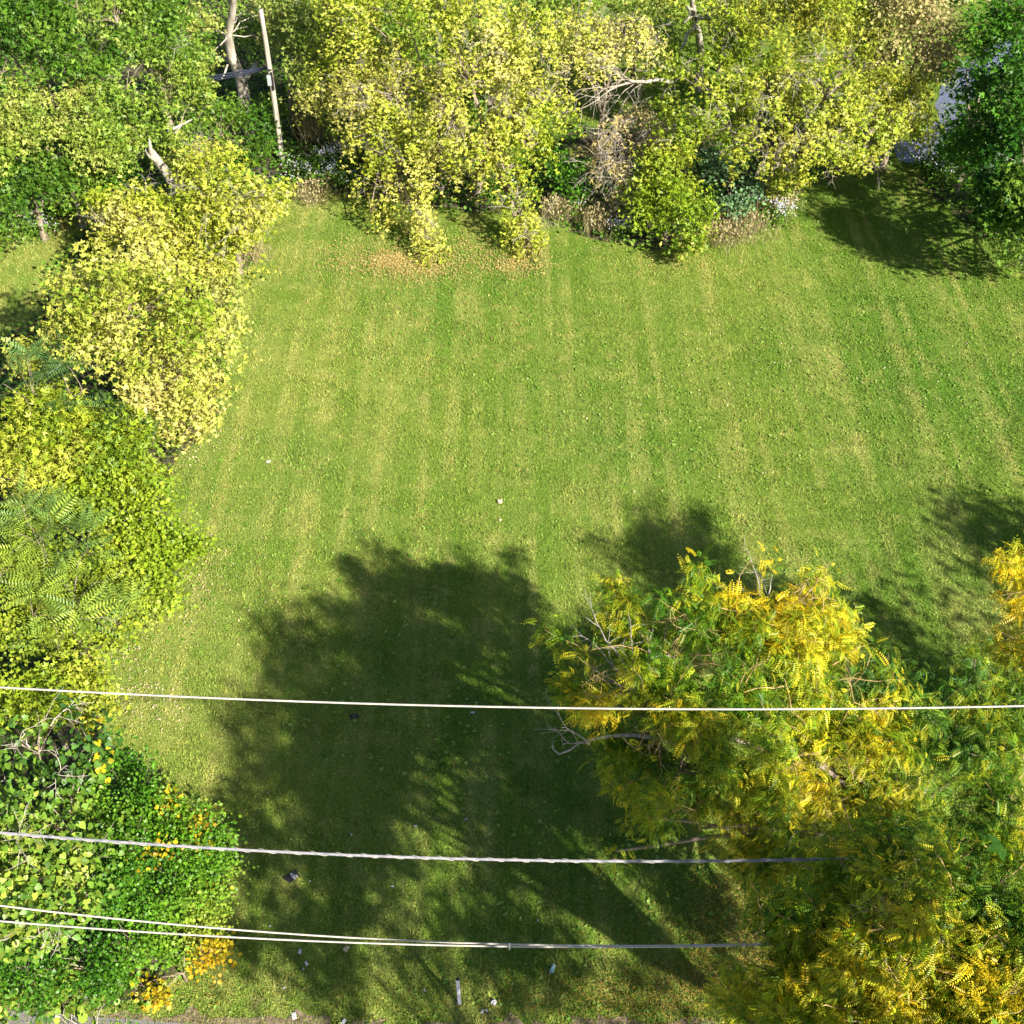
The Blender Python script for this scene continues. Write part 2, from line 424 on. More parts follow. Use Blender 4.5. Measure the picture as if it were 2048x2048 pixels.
# ------------------------------------------------------------------ setting
def sheet(name, pts, z, m, subdiv=False):
    V = [(float(p[0]), float(p[1]), z) for p in pts]
    o = make_obj(name, V, [tuple(range(len(V)))], m); struct(o); return o
def ragged(pxpts, step=.35, amp=.28, seed=1):
    r = np.random.default_rng(seed); W = [P(a, b)[:2] for a, b in pxpts]; out = []
    for i in range(len(W)):
        a, b = W[i], W[(i + 1) % len(W)]; n = max(1, int(np.linalg.norm(b - a) / step))
        for k in range(n):
            p = a + (b - a) * k / n; out.append(p + r.normal(size=2) * amp * .5)
    return out
gv = [(-900, -900, 0), (900, -900, 0), (900, 900, 0), (-900, 900, 0)]
struct(make_obj('ground', gv, [(0, 1, 2, 3)], M_TURF))
soil_polys = {
 'far_bank': [(200, 395), (330, 440), (560, 385), (640, 375), (760, 400), (900, 420), (1080, 425), (1160, 470), (1280, 500), (1420, 490), (1560, 440), (1590, 385),
              (1700, 345), (1780, 345), (1700, 200), (1330, 215), (1300, 260), (1160, 250), (1060, 330), (880, 290), (760, 280), (700, 120), (650, -120), (-600, -120), (-700, 400), (60, 470)],
 'right_bank': [(1840, 370), (1930, 440), (2048, 530), (2500, 700), (2900, 300), (2500, -120), (2000, -100), (1960, 150), (1950, 250), (1890, 330)],
 'left_border': [(200, 420), (330, 440), (480, 500), (470, 560), (450, 700), (440, 850), (340, 930), (330, 1000), (350, 1160), (220, 1270), (170, 1370), (210, 1470), (380, 1600),
                 (440, 1700), (430, 1840), (360, 1930), (300, 2000), (200, 2020), (-300, 2030), (-500, 1500), (-400, 900), (-60, 720), (60, 640), (130, 520)],
}
for i, (k, v) in enumerate(soil_polys.items()):
    sheet('woodland_floor', ragged(v, seed=i + 3), .004 + .004 * i, M_SOIL)
road = sheet('road', [(-60, P(0, 2035)[1] - .02), (-60, -9), (60, -9), (60, P(1000, 2066)[1]), (P(480, 2054)[0], P(480, 2054)[1]), (P(360, 2046)[0], P(360, 2046)[1]), (P(180, 2034)[0], P(180, 2034)[1]), (P(60, 2022)[0], P(60, 2022)[1])], .02, M_ROAD)
dirt = sheet('dirt_verge', ragged([(-300, 2010), (200, 2028), (420, 2030), (560, 2034), (700, 2040), (860, 2045), (1200, 2040), (1700, 2046), (2300, 2046), (2400, 2120), (-500, 2120)], .25, .2, 8), .014, M_DIRT)
creek = sheet('creek', ragged([(1840, 330), (1792, 322), (1790, 292), (1840, 278), (1872, 240), (1880, 175), (1930, 120), (2000, 85), (2100, 50), (2300, 30), (2300, 80), (2060, 120), (1960, 170), (1935, 225), (1918, 265), (1880, 310)], .4, .15, 9), .022, M_WATER)

def in_poly(x, y, poly):
    inside = np.zeros(len(x), bool); n = len(poly)
    for i in range(n):
        x1, y1 = poly[i]; x2, y2 = poly[(i + 1) % n]
        c = ((y1 > y) != (y2 > y)) & (x < (x2 - x1) * (y - y1) / (y2 - y1 + 1e-12) + x1); inside ^= c
    return inside
WP = {k: [tuple(P(a, b)[:2]) for a, b in v] for k, v in soil_polys.items()}

# grass blades over the field
def grass(n, seed):
    r = np.random.default_rng(seed)
    x = r.uniform(-25, 25, n); y = 9.9 + 50 * r.random(n) ** 1.15
    w = .304 * y + 8.6
    keep = (np.abs(x) < w)
    jx = x + r.normal(size=n) * .3; jy = y + r.normal(size=n) * .3
    for k, poly in WP.items(): keep &= ~in_poly(jx, jy, poly)
    x = x[keep]; y = y[keep]; n = len(x)
    nz = Noise(5); dens = nz(np.stack([x, y, 0 * x], 1), 2.5) + .6 * nz(np.stack([x, y, 0 * x], 1), 7)
    hh = r.uniform(.03, .085, n) * (1 + .25 * np.clip(dens, -1, 1.5)); ww = r.uniform(.007, .016, n)
    a = r.uniform(0, 6.28, n); lean = r.uniform(.2, 1.1, n) * hh; b = r.uniform(0, 6.28, n)
    base = np.stack([x, y, np.full(n, .002)], 1)
    side = np.stack([np.cos(a), np.sin(a), 0 * a], 1) * ww[:, None]
    tip = base + np.stack([np.cos(b) * lean, np.sin(b) * lean, hh], 1)
    V = np.stack([base - side, base + side, tip], 1).reshape(-1, 3)
    Fc = np.arange(3 * n).reshape(-1, 3)
    t = r.uniform(.5, 1.6, n)
    col = np.stack([t * r.uniform(.9, 1.25, n), t, t * r.uniform(.8, 1.1, n)], 1)
    return V, Fc, np.repeat(col, 3, 0)
V, Fc, c = grass(1400000, 3)
g = make_obj('grass', V, Fc, M_BLADE, None, c); struct(g, 'stuff')

# broadleaf weeds dotted through the turf
def weeds():
    r = np.random.default_rng(31); n = 13000
    x = r.uniform(-20, 22, n); y = r.uniform(10, 44, n); keep = np.abs(x) < .304 * y + 8.6
    nzv = Noise(44)(np.stack([x, y, 0 * x], 1), .5); keep &= nzv > -.2
    for k, poly in WP.items(): keep &= ~in_poly(x, y, poly)
    x = x[keep]; y = y[keep]; n = len(x); k = 5
    pos = np.repeat(np.stack([x, y, np.full(n, .03)], 1), k, 0)
    a = r.uniform(0, 6.28, n * k); d = np.stack([np.cos(a), np.sin(a), r.uniform(.1, .6, n * k)], 1)
    V, Fc = scatter(T_ROUND, pos, d, np.tile([0, 0, 1.], (n * k, 1)) + r.normal(size=(n * k, 3)) * .2, np.repeat(r.uniform(.025, .07, n), k))
    col = palette([(.10, .24, .03), (.22, .37, .06), (.34, .46, .13)], np.repeat(r.random(n), k))
    return V, Fc, np.repeat(col, 6, 0)
V, Fc, c = weeds(); struct(make_obj('lawn_weeds', V, Fc, M_WAXY, None, c), 'stuff')

# fallen leaves
def litter(name, spots, pal, size, seed, z=.045, tm=T_ROUND):
    """spots: (px, py, sx, sy, n) in photo pixels on the ground"""
    r = np.random.default_rng(seed); X = []
    for (px, py, sx, sy, n) in spots:
        c = P(px, py); ex = P(px + sx, py) - c; ey = P(px, py + sy) - c
        g1 = r.normal(size=(n, 2)) * .6
        X.append(c + g1[:, :1] * ex + g1[:, 1:] * ey)
    pos = np.concatenate(X); n = len(pos); pos[:, 2] = z + r.uniform(0, .02, n)
    a = r.uniform(0, 6.28, n); d = np.stack([np.cos(a), np.sin(a), r.normal(size=n) * .25], 1)
    V, Fc = scatter(tm, pos, d, np.tile([0, 0, 1.], (n, 1)) + r.normal(size=(n, 3)) * .35, size * r.uniform(.6, 1.4, n))
    col = palette(pal, r.random(n)) * r.uniform(.7, 1.2, (n, 1))
    struct(make_obj(name, V, Fc, M_DRY, None, np.repeat(col, len(tm[0]), 0)), 'stuff')
litter('fallen_leaves', [(830, 535, 110, 28, 2600), (780, 520, 40, 18, 900), (1030, 530, 60, 22, 1300), (930, 500, 160, 40, 1600), (700, 520, 90, 40, 900), (1060, 500, 30, 20, 500), (1350, 530, 90, 25, 350), (900, 640, 300, 90, 700)],
       [(.46, .32, .12), (.56, .42, .15), (.62, .52, .24), (.44, .27, .12)], .042, 61)
litter('fallen_leaves', [(420, 880, 50, 30, 90), (370, 920, 40, 30, 90), (390, 1150, 40, 70, 110), (230, 1300, 50, 40, 170), (290, 1400, 70, 50, 220), (450, 1180, 120, 120, 130), (1500, 800, 400, 200, 300), (440, 1700, 60, 120, 60)],
       [(.62, .52, .32), (.72, .60, .42), (.60, .44, .22)], .058, 62, tm=T_SIMPLE)
litter('fallen_leaves', [(1500, 1800, 110, 110, 3200), (1380, 1990, 260, 60, 4200), (1560, 1950, 130, 90, 3200), (1450, 1900, 120, 120, 2200), (1100, 1990, 240, 50, 700), (1250, 1850, 200, 90, 500), (700, 1990, 260, 50, 500), (420, 1985, 60, 45, 260)],
       [(.34, .22, .05), (.46, .33, .07), (.22, .12, .05), (.50, .42, .16)], .025, 63)

# ------------------------------------------------------------------ border of shrubs and trees on the left
tree('maple_tree', 'broad pale yellow tree on the left border with the blue-green compound fronds below it', 'tree',
     [(250, 630, 4.6, 135), (150, 665, 4, 75), (385, 660, 3.6, 80), (330, 760, 3.6, 105), (405, 800, 2.6, 55), (165, 565, 4.2, 42), (235, 575, 4.6, 75), (62, 715, 3.2, 42), (300, 560, 4.3, 60), (370, 850, 1.6, 55)],
     'lemon', 101, T_THREE, .13, 80, hue_bias=0., gap=-.5, gfreq=1.7, trunk_r=.16)
tree('boxelder_shrub', 'rounded pale yellow bush at the foot of the wooden pole', 'tree',
     [(470, 420, 3, 95), (430, 350, 3.1, 75), (520, 410, 2.6, 60), (460, 470, 2, 70), (400, 420, 3, 60)], 'cream', 102, T_THREE, .13, 70, gap=-.55, gfreq=2, twigs=26, trunk_r=.12, hue_bias=.1)
tree('boxelder_shrub', 'rounded yellow-green bush between the broken snag and the pale yellow tree', 'tree',
     [(285, 440, 2.8, 85), (225, 410, 2.4, 55), (320, 490, 2.6, 75), (390, 500, 2, 60), (410, 560, 1.6, 50), (240, 480, 2.4, 60)], 'cream', 103, T_THREE, .12, 80, gfreq=2, gap=-.5, hue_bias=-.1, twigs=12, trunk_r=.12)
tree('shrub', 'narrow mid-green shrub on the lawn side of the broad pale yellow tree', 'shrub',
     [(440, 600, 1.3, 45), (455, 660, 1.2, 40), (430, 720, 1.0, 38), (445, 550, 1.2, 35)], 'mid', 104, T_THREE, .11, 80, trunk_r=.05, stem='stem', part='foliage', hue_bias=.1)
tree('tree_of_heaven', 'blue-green tree with long fern-like fronds just below the broad yellow tree', 'tree',
     [(60, 770, 4.2, 50), (160, 765, 4.3, 55), (120, 730, 4.2, 34), (240, 830, 3.5, 45), (300, 875, 2.8, 26), (5, 760, 4.2, 40)], 'sumac', 105, T_SUMAC, .60, 5.5, npl=8, whorl=True, droop=.1, gap=-1.1, hue_bias=-.3, shell=.3, trunk_r=.08, nbranch=8)
tree('willow_shrub', 'pale green narrow-leaved shrub between the two fern-fronded trees', 'shrub',
     [(90, 880, 3.2, 100), (200, 930, 2.9, 95), (40, 960, 3.2, 80), (275, 960, 2.2, 60), (-20, 890, 3.2, 70), (130, 850, 3.3, 60), (80, 820, 3.2, 60), (240, 900, 2.8, 60)], 'cream', 106, T_NARROW, .17, 95, gap=-.8, hue_bias=-.24, trunk_r=.08, stem='stem', part='foliage', droop=.5)
tree('shrub', 'bright yellow-green round-leaved shrub jutting out over the left lawn edge', 'shrub',
     [(260, 1030, 2.4, 85), (300, 1110, 2, 65), (365, 1100, 1.5, 42), (270, 1180, 1.7, 70), (200, 1000, 2.6, 70), (320, 1180, 1.2, 40), (395, 1095, 1.2, 18), (100, 1010, 2.6, 60), (230, 1120, 2.2, 60), (110, 1140, 2.4, 60), (200, 1260, 1.4, 55), (40, 1150, 2.6, 60), (20, 1270, 2, 60), (110, 1240, 2, 60)], 'lime', 107, T_ROUND, .095, 130, gap=-1.0, hue_bias=.12, trunk_r=.07, stem='stem', part='foliage')
tree('tree_of_heaven', 'bright green tree with long fern-like fronds above the top wire', 'tree',
     [(70, 1070, 3.8, 70), (150, 1180, 3.4, 70), (60, 1220, 3.2, 65), (225, 1230, 2.6, 45), (170, 1090, 3.6, 45), (110, 1290, 2.7, 50), (-10, 1150, 3.6, 60), (50, 1020, 3.9, 36)], 'sumac', 108, T_SUMAC, .66, 5.0, npl=8, whorl=True, droop=.1, gap=-1.2, hue_bias=.1, trunk_r=.08, nbranch=8, hue_f=1.2)
tree('shrub', 'dense yellow-green shrub crossed by the left end of the top wire', 'shrub',
     [(100, 1390, 2.4, 80), (170, 1370, 2, 50), (20, 1400, 2.8, 60), (190, 1420, 1.5, 35), (-30, 1420, 2.8, 50)], 'lime', 109, T_THREE, .12, 95, gap=-.9, trunk_r=.06, stem='stem', part='foliage')
tree('redbud_tree', 'tree of big heart-shaped green leaves on the left edge crossed by the thick cable', 'tree',
     [(70, 1490, 4.2, 100), (140, 1530, 4, 80), (40, 1610, 4, 100), (135, 1650, 3.8, 85), (50, 1740, 3.6, 95), (130, 1790, 3.3, 80), (185, 1700, 3.2, 45), (60, 1850, 3, 60), (-30, 1680, 3.8, 80), (190, 1480, 3, 30)], 'heart', 110, T_HEART, .12, 66, npl=7, cluster=.17, leafm=M_WAXY, droop=1.2, gap=-.35, gfreq=1.8, bumps=.45, twigs=14, twig_m=M_PALE, trunk_r=.11, hue_bias=-.06,
     extra=[('yellow_leaf_spray', [(205, 1485, 2.9, 18), (190, 1460, 3, 14), (200, 1515, 2.8, 14)], dict(pal='amber', dens=50, size=.13), dict(twigs=0) and {})])
tree('shrub', 'large small-leaved green shrub with amber sprays, right of the heart-leaved tree', 'shrub',
     [(280, 1590, 2.2, 75), (345, 1640, 2, 70), (260, 1700, 2.3, 85), (375, 1720, 1.6, 75), (420, 1740, 1.3, 45), (330, 1790, 1.6, 85), (400, 1830, 1.1, 55), (240, 1545, 2.0, 40), (200, 1770, 2.2, 70), (210, 1640, 2.2, 60)], 'small', 111, T_ROUND, .066, 260, cluster=.12, npl=12, leafm=M_WAXY, gap=-.55, gfreq=2.2, bumps=.5, hue_amp=.3, trunk_r=.06, stem='stem', part='foliage', hue_f=.9, hue_bias=.02,
     extra=[('amber_vine_leaves', [(328, 1530, 2.3, 22), (398, 1625, 2.0, 30), (385, 1660, 2.1, 32), (345, 1600, 2.4, 26), (405, 1690, 1.8, 22), (260, 1745, 2.3, 20), (320, 1700, 2.3, 18), (430, 1790, 1.4, 16)], dict(pal='amber', dens=75, size=.088), {})])
tree('shrub', 'dark green shrub in the shade at the bottom left corner', 'shrub',
     [(50, 1930, 1.5, 75), (170, 1910, 1.4, 80), (270, 1890, 1.2, 75), (240, 1960, .9, 60), (-30, 1900, 1.7, 70), (330, 1890, 1.0, 50)], 'small', 112, T_ROUND, .062, 240, cluster=.12, npl=12, leafm=M_WAXY, gap=-.45, gfreq=2.2, bumps=.5, trunk_r=.04, stem='stem', part='foliage', hue_bias=-.18)
tree('shrub', 'low bright amber-yellow bush at the lawn edge near the bottom left', 'shrub',
     [(400, 1915, .9, 42), (430, 1900, .8, 25), (350, 1940, .8, 40), (315, 1985, .5, 30), (370, 1880, .8, 22), (290, 1965, .6, 22)], 'amber', 113, T_ROUND, .085, 150, cluster=.12, gap=-1.3, trunk_r=.03, stem='stem', part='foliage', hue_bias=.05)
tree('burdock', 'patch of big round green leaves beside the road at the bottom left corner', 'plant',
     [(50, 1990, .35, 45), (110, 1995, .4, 40), (160, 1985, .4, 35), (90, 1960, .5, 35), (10, 2000, .3, 30)], 'mid', 114, T_ROUND, .17, 36, cluster=.12, npl=5, gap=-1.2, trunk_r=.02, stem='stem', part='foliage', limbs=False)

# ------------------------------------------------------------------ wood at the top left
WG = None
tree('tree', 'vine-smothered green mass on the left edge beside the small patch of lawn', 'tree',
     [(60, 370, 2.4, 85), (0, 420, 2, 75), (120, 310, 3, 80), (165, 350, 2.2, 50), (35, 420, 1.2, 36), (-60, 470, 1.6, 55), (110, 380, 1.4, 36)], 'mid', 120, T_THREE, .13, 80, gap=-.35, leafm=M_LEAF)
tree('tree', 'yellow-flecked green tree on the left edge above the vine-smothered mass', 'tree',
     [(60, 240, 4.5, 100), (160, 250, 4.2, 80), (230, 300, 3.4, 65), (-20, 280, 4.3, 80), (110, 180, 5, 60)], 'mid', 121, T_THREE, .13, 80, gap=-.25, hue_bias=.16)
tree('tree', 'dark green tree in the top left corner', 'tree',
     [(60, 60, 7, 100), (180, 110, 6, 90), (150, 0, 7.5, 100), (0, 130, 6, 80), (-60, 20, 7, 90)], 'green', 122, T_THREE, .14, 76, gap=-.2, hue_bias=-.02)
tree('tree', 'dense green tree at the top edge between the corner tree and the forked trunk', 'tree',
     [(290, 60, 6, 85), (350, 110, 4.6, 62), (250, 160, 5, 75), (350, 10, 6.5, 58), (300, -30, 7, 90), (230, 30, 7, 70)], 'green', 123, T_THREE, .14, 76, gap=-.2, hue_bias=.12, twigs=10)
tree('tree', 'yellowish-green tree behind the broken snag', 'tree',
     [(330, 190, 3.8, 75), (385, 190, 2.8, 42), (290, 240, 3, 55), (380, 250, 2.6, 50), (250, 240, 3.4, 50), (350, 310, 1.8, 40), (255, 300, 2.2, 40), (395, 320, 1.6, 40)], 'mid', 124, T_THREE, .14, 66, gap=-.5, hue_bias=.12)
fb = P(490, 225)
root_fork = tree('tree', 'tall tree with a pale forked trunk just left of the wooden pole', 'tree',
     [(405, 50, 4.8, 40), (560, 10, 4.2, 45), (570, 75, 3.4, 50), (515, 70, 2.4, 34), (410, 120, 3.6, 30), (500, 10, 3.2, 30)], 'mid', 125, T_THREE, .14, 55, gap=-.2, base=fb, trunk_r=.30, bark=M_PALE,
     trunk_path=[fb, P(487, 180, 1.2), P(480, 150, 1.8), P(462, 110, 2.8), P(456, 70, 3.8), P(464, 30, 4.8), P(468, -10, 5.8), P(480, -50, 6.8)], nbranch=10, limb_r=.035)
tb = Tubes(6)
tb.add([P(484, 165, 1.6) , P(505, 140, 1.9), P(515, 125, 2.1)], [.16, .12, .09]); FK = tb; tb = Tubes(6); tb.add([P(466, 12, 5.2), P(455, -5, 5.6), P(440, -30, 6.2)], [.12, .1, .08])
tb.build('limb', M_PALE, root_fork, fb); tb = Tubes(6); tb.add([P(455, 130, 2.4), P(448, 150, 2.2), P(442, 160, 2.1)], [.05, .04, .03]); tb.add([P(456, 125, 2.4), P(445, 112, 2.6), P(432, 115, 2.7)], [.05, .04, .03])
tb.build('limb', M_PALE, root_fork, fb); FK.build('limb', M_PALE, root_fork, fb)
tree('shrub', 'dark green thicket under the forked trunk, left of the pole', 'shrub',
     [(440, 260, 1.6, 55), (505, 265, 1.4, 45), (540, 225, 1.2, 32), (390, 290, 2, 50), (455, 230, 1.4, 34), (510, 300, 1, 35)], 'green', 126, T_THREE, .13, 75, gap=-.8, stem='stem', part='foliage', trunk_r=.07, hue_bias=.05)
b = P(590, 268)
tree('tree', 'olive-green tree with two thin dark trunks just right of the wooden pole', 'tree',
     [(600, 130, 3.6, 65), (580, 60, 4.2, 60), (640, 190, 2.8, 45), (575, 180, 2.6, 40), (640, 60, 5, 60), (610, 0, 5, 60)], 'olive', 127, T_THREE, .13, 58, gap=-.4, base=b, trunk_path=[b, P(582, 225, 1), P(578, 180, 2), P(585, 120, 3)], trunk_r=.13, hue_bias=-.08)
tree('tree', 'shaggy ground-hugging ivy tree behind the left lawn patch', 'tree',
     [(190, 370, 1.4, 45), (220, 350, 1.6, 40), (160, 400, .9, 30)], 'dark', 128, T_ROUND, .11, 90, gap=-.9, trunk_r=.06, hue_bias=.1)
# broken snag
s0 = P(352, 372, 2.0); sn = np.array([s0[0] + .25, s0[1] + .1, 0])
snag = thing('snag', 'broken grey-brown dead trunk with a split top among green leaves', 'dead tree', sn)
tb = Tubes(8); tb.add([sn, s0, P(325, 335, 2.8), P(312, 318, 3.3), P(303, 304, 3.7)], [.24, .2, .18, .16, .12]); tb.build('trunk', M_PALE, snag, sn)
tb = Tubes(6); tb.add([P(306, 312, 3.5), P(300, 296, 4.0), P(299, 276, 4.5)], [.12, .08, .015]); tb.build('splinter', M_PALE, snag, sn)
tb = Tubes(6); tb.add([P(312, 320, 3.3), P(298, 310, 3.6), P(291, 298, 3.9)], [.11, .08, .02]); tb.build('splinter', M_PALE, snag, sn)
br = Tubes(5); bb = P(348, 258, 4.2); br.add([P(346, 258, 4.2), P(366, 248, 4.3), P(384, 239, 4.3)], [.05, .045, .03]); br.add([P(349, 266, 4.2), P(366, 248, 4.3)], [.035, .03])
o = br.build('fallen_branch', M_PALE, None, bb); o.location = tuple(bb); tag(o, 'pale broken forked branch caught in leaves above the snag', 'branch')

# ------------------------------------------------------------------ trees at the top centre
GC = 'drooping pale yellow trees along the far side of the lawn'
dk = dict(strands=1.7, droop=1.0, cluster=.11, npl=20, shell=.45, hue_bias=.06, gfreq=1.8)
b = P(765, 350)
tree('boxelder_tree', 'drooping pale yellow tree whose left hanging branch touches the lawn', 'tree',
     [(790, 190, 4.4, 75), (745, 250, 3.6, 55), (830, 260, 3.8, 60), (760, 360, 1.9, 50), (840, 380, 2.0, 42), (850, 440, 1.2, 32), (855, 470, .8, 24), (820, 420, 1.3, 34), (730, 170, 4.4, 50), (800, 310, 3, 45), (740, 410, 1.3, 30)], 'cream', 130, T_THREE, .11, 78, base=b, gap=-.4, twigs=30, group=GC, trunk_r=.16, **dk)
b = P(957, 385)
tree('boxelder_tree', 'drooping pale yellow tree with a thick trunk at the far lawn edge', 'tree',
     [(940, 150, 5.4, 80), (900, 230, 4.6, 60), (1010, 220, 4.6, 70), (1060, 280, 3.8, 55), (960, 290, 3.8, 50), (1010, 330, 3, 45), (1035, 390, 2.0, 35), (1050, 440, 1.3, 28), (1055, 475, .8, 22), (1030, 420, 1.6, 30), (1080, 190, 5, 55), (1000, 100, 5.6, 60), (880, 300, 3, 40)], 'cream', 131, T_THREE, .11, 78, base=b, gap=-.4,
     trunk_path=[b, P(960, 340, 1.2), P(975, 310, 1.9), P(985, 260, 3), P(980, 200, 4.4)], trunk_r=.34, bark=M_BARK, twigs=34, group=GC, **dk)
tree('boxelder_tree', 'drooping pale yellow tree right of the pole, over the brown dry grass', 'tree',
     [(660, 110, 4.2, 55), (700, 150, 4, 50), (650, 40, 5, 55), (720, 80, 5, 60), (780, 100, 5, 60), (690, 190, 3.2, 35), (620, 180, 3, 30)], 'cream', 132, T_THREE, .11, 80, gap=-.6, twigs=16, group=GC, **dk)
tree('boxelder_tree', 'drooping yellow-green tree at the top edge above the thick-trunked one', 'tree',
     [(860, 20, 7, 80), (960, 20, 7.3, 80), (780, 10, 7, 70), (1050, 50, 6.5, 65), (700, -10, 7, 70)], 'cream', 133, T_THREE, .11, 78, gap=-.6, twigs=14, group=GC, **{**dk, 'hue_bias': -.02})
tree('boxelder_tree', 'pale twiggy tree at the top edge above the strip of shaded lawn', 'tree',
     [(1160, 50, 6, 70), (1250, 50, 6, 60), (1220, 90, 5.3, 45), (1140, 110, 5, 40), (1290, 90, 5, 40)], 'cream', 134, T_THREE, .11, 70, gap=-.4, twigs=34, group=GC, **dk)
b = P(1260, 330)
pk = tree('boxelder_tree', 'pinkish-yellow tree with long bare grey twigs reaching left', 'tree',
     [(1240, 240, 3, 52), (1195, 300, 2.6, 38), (1285, 270, 3, 48), (1240, 340, 2, 35), (1255, 380, 1.4, 26), (1190, 335, 1.8, 25), (1210, 220, 3.2, 36)], 'pink', 135, T_THREE, .115, 58, base=b, gap=-.2, twigs=60, group=GC, **{**dk, 'strands': .8})
b2 = b
tw = Tubes(5); r = np.random.default_rng(88)
lp = curve_pts(P(1345, 165, 3.8), P(1200, 195, 3.6), .1, .12, 9, r); tw.add(lp, np.linspace(.09, .025, 9))
for i in (3, 4, 5, 6, 7, 8):
    for _ in range(2): twig_tree(tw, lp[i], np.array([-1, -.3, -.1]) + r.normal(size=3) * .5, 1.1, .022, 2, r, .6)
tw.build('bare_limb', M_PALE, pk, b2)
tree('tree', 'bright green tree with a yellow tip leaning out over the lawn', 'tree',
     [(1335, 320, 2.7, 50), (1340, 390, 2, 55), (1380, 440, 1.3, 42), (1300, 440, 1.2, 40), (1375, 490, .9, 25), (1290, 390, 1.8, 35)], 'lime', 136, T_THREE, .13, 80, gap=-.6, hue_bias=-.12, trunk_r=.09,
     extra=[('yellow_leaf_tip', [(1380, 495, .85, 20), (1362, 480, 1, 14), (1410, 470, 1, 14)], dict(pal='lemon', dens=90), {})])
b = P(1545, 360)
tree('boxelder_tree', 'widest yellow-green tree along the far edge, right of the leaning bright green one', 'tree',
     [(1440, 190, 4.6, 85), (1540, 170, 5, 90), (1650, 180, 5, 90), (1500, 270, 3.8, 70), (1610, 270, 3.8, 75), (1710, 240, 4.2, 65), (1780, 230, 4, 50), (1720, 290, 2.8, 45), (1790, 285, 2.4, 32), (1580, 340, 2, 38), (1380, 250, 3.6, 50), (1700, 320, 1.6, 26), (1660, 310, 2.5, 35)], 'lime', 137, T_THREE, .115, 80, base=b, gap=-.3, twigs=60, group=GC, trunk_r=.3,
     trunk_path=[b, P(1555, 310, 1.2), P(1570, 275, 2.0), P(1550, 220, 3.2)], **{**dk, 'strands': .7, 'hue_bias': .22, 'npl': 16})
b = P(1395, 180)
tree('tree', 'yellow-green tree at the top edge with a bare pale forked trunk', 'tree',
     [(1440, 60, 5.4, 75), (1370, 30, 6, 50), (1530, 40, 6, 85), (1480, 110, 4.8, 60), (1340, 130, 3.8, 50)], 'lime', 138, T_THREE, .13, 62, base=b, gap=-.2, trunk_r=.22, bark=M_PALE, twigs=20,
     trunk_path=[b, P(1402, 110, 1.8), P(1398, 75, 2.8), P(1390, 40, 4), P(1384, 0, 5.2), P(1380, -30, 6)], hue_bias=.1)
tree('tree', 'yellow-green tree with golden side at the top edge, left of the olive-tan crown', 'tree',
     [(1640, 60, 5.8, 90), (1700, 110, 5, 60), (1580, 90, 5.2, 60), (1620, -10, 7, 80), (1760, 170, 4.2, 45), (1800, 200, 3.6, 45), (1840, 180, 2.8, 38), (1840, 235, 2.0, 30), (1870, 150, 3, 36), (1845, 270, 1.2, 30), (1835, 300, .8, 22)], 'lime', 139, T_THREE, .13, 62, gap=-.4, hue_bias=.16, twigs=18)
tree('tree', 'olive-tan tree at the top edge above the creek', 'tree',
     [(1780, 60, 5.5, 80), (1860, 60, 5.6, 75), (1830, 120, 4.6, 55), (1800, -10, 7, 80), (1770, 120, 4.6, 45), (1900, 110, 4.8, 40)], 'olive', 140, T_ROUND, .115, 85, gap=-.5, hue_bias=.12)
tree('shrub', 'silvery blue-green shrub behind the white flowers at the far lawn edge', 'shrub',
     [(1465, 350, 1.6, 42), (1490, 390, 1.1, 35), (1440, 320, 1.8, 35), (1460, 420, .8, 26)], 'silver', 141, T_ROUND, .11, 70, gap=-.5, stem='stem', part='foliage', trunk_r=.05)
tree('shrub', 'green bush hanging at the lawn edge under the widest yellow-green tree', 'shrub',
     [(1590, 365, .9, 26), (1560, 380, .8, 26), (1545, 345, 1.2, 30)], 'lime', 142, T_THREE, .12, 80, gap=-.6, stem='stem', part='foliage', trunk_r=.05, hue_bias=-.1)
tree('shrub', 'deep green understory bush in the dark gap left of the pinkish tree', 'shrub',
     [(1150, 370, .9, 40), (1130, 330, 1.2, 35), (1200, 400, .7, 30)], 'dark', 143, T_ROUND, .11, 70, gap=-.6, stem='stem', part='foliage', trunk_r=.05)

BG = [((800, 120, 2.6, 70), (860, 170, 2, 50), (760, 60, 3.4, 80)), ((960, 130, 2.6, 60), (900, 90, 3, 45), (1040, 130, 2.8, 70)), ((1120, 20, 4, 80), (1050, -20, 4, 80)), ((1220, 0, 4, 80), (1310, 20, 4, 70), (1300, 90, 2.6, 45)),
      ((900, -30, 4, 100), (800, -40, 4, 100)), ((660, -20, 4, 90), (600, 20, 3.4, 60)), ((1060, 210, 1.8, 55), (980, 240, 1.4, 45)), ((1420, -20, 4, 90), (1500, -40, 4, 90)), ((700, 240, 1.6, 45), (760, 230, 1.7, 45))]
BL = ['green tree behind the left drooping branch', 'green tree behind the upper middle of the drooping trees', 'green tree far behind the top edge, above the shaded lawn strip', 'green tree at the top edge right of the shaded lawn strip',
      'green tree at the top edge behind the highest drooping tree', 'green tree at the top edge just right of the pole top', 'low green tree behind the thick trunk', 'green tree at the top edge behind the bare forked trunk', 'low green tree between the brown grass and the left drooping tree']
for i, (lb_, tx) in enumerate(zip(BG, BL)):
    tree('tree', tx, 'tree', list(lb_), 'mid' if i % 2 else 'green', 180 + i, T_THREE, .14, 60, gap=-.7, hue_bias=.12, trunk_r=.12, nbranch=8)
r = np.random.default_rng(404)
